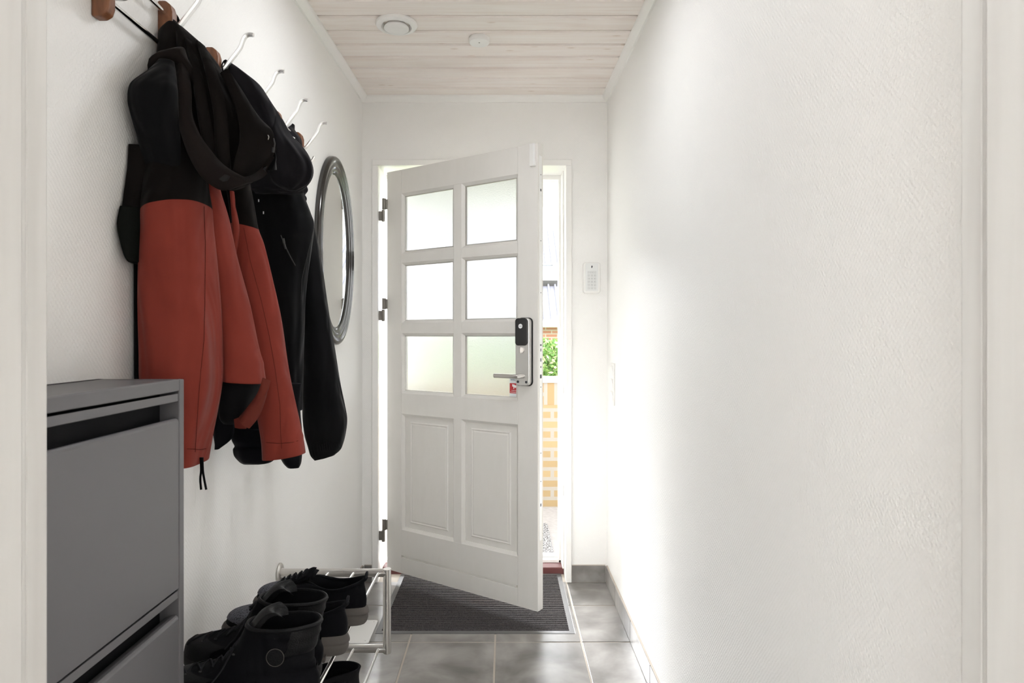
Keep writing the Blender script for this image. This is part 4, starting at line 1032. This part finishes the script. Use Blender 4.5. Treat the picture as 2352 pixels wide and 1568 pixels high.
# faint logo patch on the brim
slab('logo_patch', [(503, 411, 1.185), (517, 400, 1.187), (529, 405, 1.19), (522, 415, 1.187), (512, 417, 1.186)], .002, mat('charcoal_print', (.017, .016, .016), .7, spec=.1), ja, bevel=0)

# --- quilted jacket behind, close to the wall
pd = empty('quilted_jacket', at(560, 200, 1.56)); tag(pd, 'black quilted jacket hanging behind the red jacket, only its hem showing', 'jacket')
cloth('quilted_body', [(560, 520, 560, 1.56, .02), (700, 520, 580, 1.56, .022), (860, 520, 610, 1.56, .024), (970, 526, 624, 1.56, .028), (985, 533, 636, 1.56, .032), (1008, 534, 640, 1.56, .034), (1022, 539, 640, 1.56, .030), (1030, 536, 640, 1.56, .034), (1046, 538, 640, 1.56, .032), (1060, 548, 624, 1.56, .025), (1066, 556, 600, 1.56, .015)], M['pad'], pd, folds=((6, .05, 0, .8),), rough=.004, rf=20, seed=11, shell=False)
cloth('quilted_sleeve', [(800, 490, 520, 1.50, .012), (900, 486, 530, 1.50, .016), (960, 486, 540, 1.50, .018), (990, 487, 541, 1.50, .020), (1004, 488, 536, 1.50, .018), (1018, 490, 522, 1.50, .014), (1030, 490, 505, 1.50, .010)], M['pad'], pd, folds=((5, .08, 0, .8),), rough=.004, rf=26, seed=12, shell=False)
cloth('quilted_cuff', [(880, 640, 690, 1.70, .02), (1000, 636, 692, 1.70, .026), (1036, 640, 692, 1.70, .028), (1050, 644, 692, 1.70, .026), (1064, 652, 690, 1.70, .020), (1074, 662, 685, 1.70, .012)], M['pad'], pd, folds=((6, .07, 0, .8),), rough=.004, rf=24, seed=13, shell=False)

# --- black hooded shell jacket further along
jb = empty('shell_jacket', at(520, 140, 1.53)); tag(jb, 'black hooded shell jacket with chest zip and elastic cuff, nearest the oval mirror', 'jacket')
sh, _ = cloth('shoulder', [(142, 513, 527, 1.53, .008), (160, 516, 556, 1.54, .02), (185, 520, 590, 1.56, .035), (215, 524, 614, 1.58, .05), (245, 530, 636, 1.60, .06), (275, 536, 648, 1.62, .065), (310, 545, 660, 1.64, .065), (350, 556, 676, 1.66, .06), (400, 566, 690, 1.68, .055), (440, 574, 694, 1.69, .05)], M['navy'], jb, folds=((5, .08, 1, .6), (10, .03, 0, .9)), seed=21, rough=.003, rf=18, shell=False)
hb, _ = cloth('hood', [(270, 616, 648, 1.62, .02), (300, 606, 664, 1.63, .04), (330, 600, 690, 1.64, .05), (355, 600, 708, 1.65, .055), (380, 604, 722, 1.66, .055), (400, 610, 724, 1.66, .052), (418, 618, 716, 1.66, .045), (432, 634, 700, 1.66, .032), (439, 650, 684, 1.66, .016)], M['navy'], jb, folds=((6, .10, 2, .9), (11, .04, 0, 1.3)), seed=22, rough=.005, rf=22, shell=False)
bd, _ = cloth('body', [(410, 572, 690, 1.76, .05), (450, 572, 702, 1.77, .055), (490, 574, 716, 1.78, .055), (515, 577, 722, 1.78, .055), (570, 586, 716, 1.78, .055), (630, 598, 706, 1.78, .052), (700, 610, 698, 1.78, .05), (800, 628, 696, 1.78, .045), (880, 650, 697, 1.78, .040), (942, 660, 694, 1.78, .035)], M['black'], jb, folds=((4, .10, 2, .4), (9, .03, 0, .8)), seed=23, rough=.003, rf=12)
sl, _ = cloth('sleeve', [(470, 690, 706, 1.90, .02), (520, 690, 724, 1.90, .03), (560, 690, 733, 1.90, .034), (620, 691, 743, 1.90, .038), (700, 692, 757, 1.90, .042), (780, 692, 767, 1.90, .046), (860, 693, 779, 1.90, .05), (930, 694, 792, 1.90, .052), (965, 695, 797, 1.90, .052), (1000, 699, 793, 1.90, .048), (1025, 706, 786, 1.90, .042), (1040, 712, 780, 1.90, .034, -10), (1050, 722, 770, 1.90, .026, -12)], M['black'], jb, folds=((3, .05, 2.6, .5), (7, .015, 1, .6)), seed=24, rough=.003, rf=11)
# elastic gathers
b = MB(); bvB = surf([sl]); 
for i in range(9):
    x = 738+i*5.2; stitch('cuff_gather', bvB, [(x-3, 1014+abs(i-5)*1.5), (x, 1042-i*.8)], .0016, M['black'], jb, step=6, off=.0002)
bvB = surf([bd, sh, hb, sl])
stitch('zip', bvB, [(645, 540), (655, 565), (670, 595), (686, 625)], .0015, M['bseam'], jb)
q = pick(bvB, 651, 548, .003)
if q is not None:
    b = MB(); b.tube([q, q+Vector((.003, -.002, -.012))], .0035, 8, ry=.0018); b.tube([q+Vector((.003, -.002, -.012)), q+Vector((.008, -.003, -.028))], .0028, 8, ry=.0015); b.build('zip_puller', M['seal'], jb)
stitch('seam', bvB, [(722, 515), (712, 560), (702, 600), (693, 640), (690, 700)], .0009, M['bseam'], jb)
for (x, y) in ((595, 460), (606, 488)):
    q = pick(bvB, x, y, .0015)
    if q is not None: MB().box(q.x-.0012, q.x+.0012, q.y-.0008, q.y+.0008, q.z-.004, q.z+.003).build('snap_mark', M['white'], jb)
b = MB(); b.tube(sm([tuple(at(514, 172, 1.50)), tuple(at(510, 150, 1.51)), tuple(at(518, 138, 1.515)), tuple(at(526, 150, 1.52)), tuple(at(530, 168, 1.53))]), .0032, 8, ry=.0015); b.build('hanging_loop', M['navy'], jb)

# --- last coat, mostly hidden, on the sixth block
jc = empty('dark_coat', at(670, 300, 2.12)); tag(jc, 'dark coat on the last hook, showing only behind the black hooded shell jacket', 'coat')
cloth('coat_body', [(286, 654, 668, 2.12, .012), (300, 652, 682, 2.10, .03), (320, 654, 695, 2.09, .04), (345, 656, 695, 2.08, .04), (380, 660, 700, 2.07, .04), (420, 664, 704, 2.06, .04), (436, 668, 709, 2.06, .035), (446, 670, 703, 2.06, .035), (456, 672, 707, 2.06, .035), (470, 672, 703, 2.06, .03), (486, 676, 704, 2.06, .02)], M['navy'], jc, folds=((6, .10, 2, .9),), seed=31, rough=.004, rf=22, shell=False)
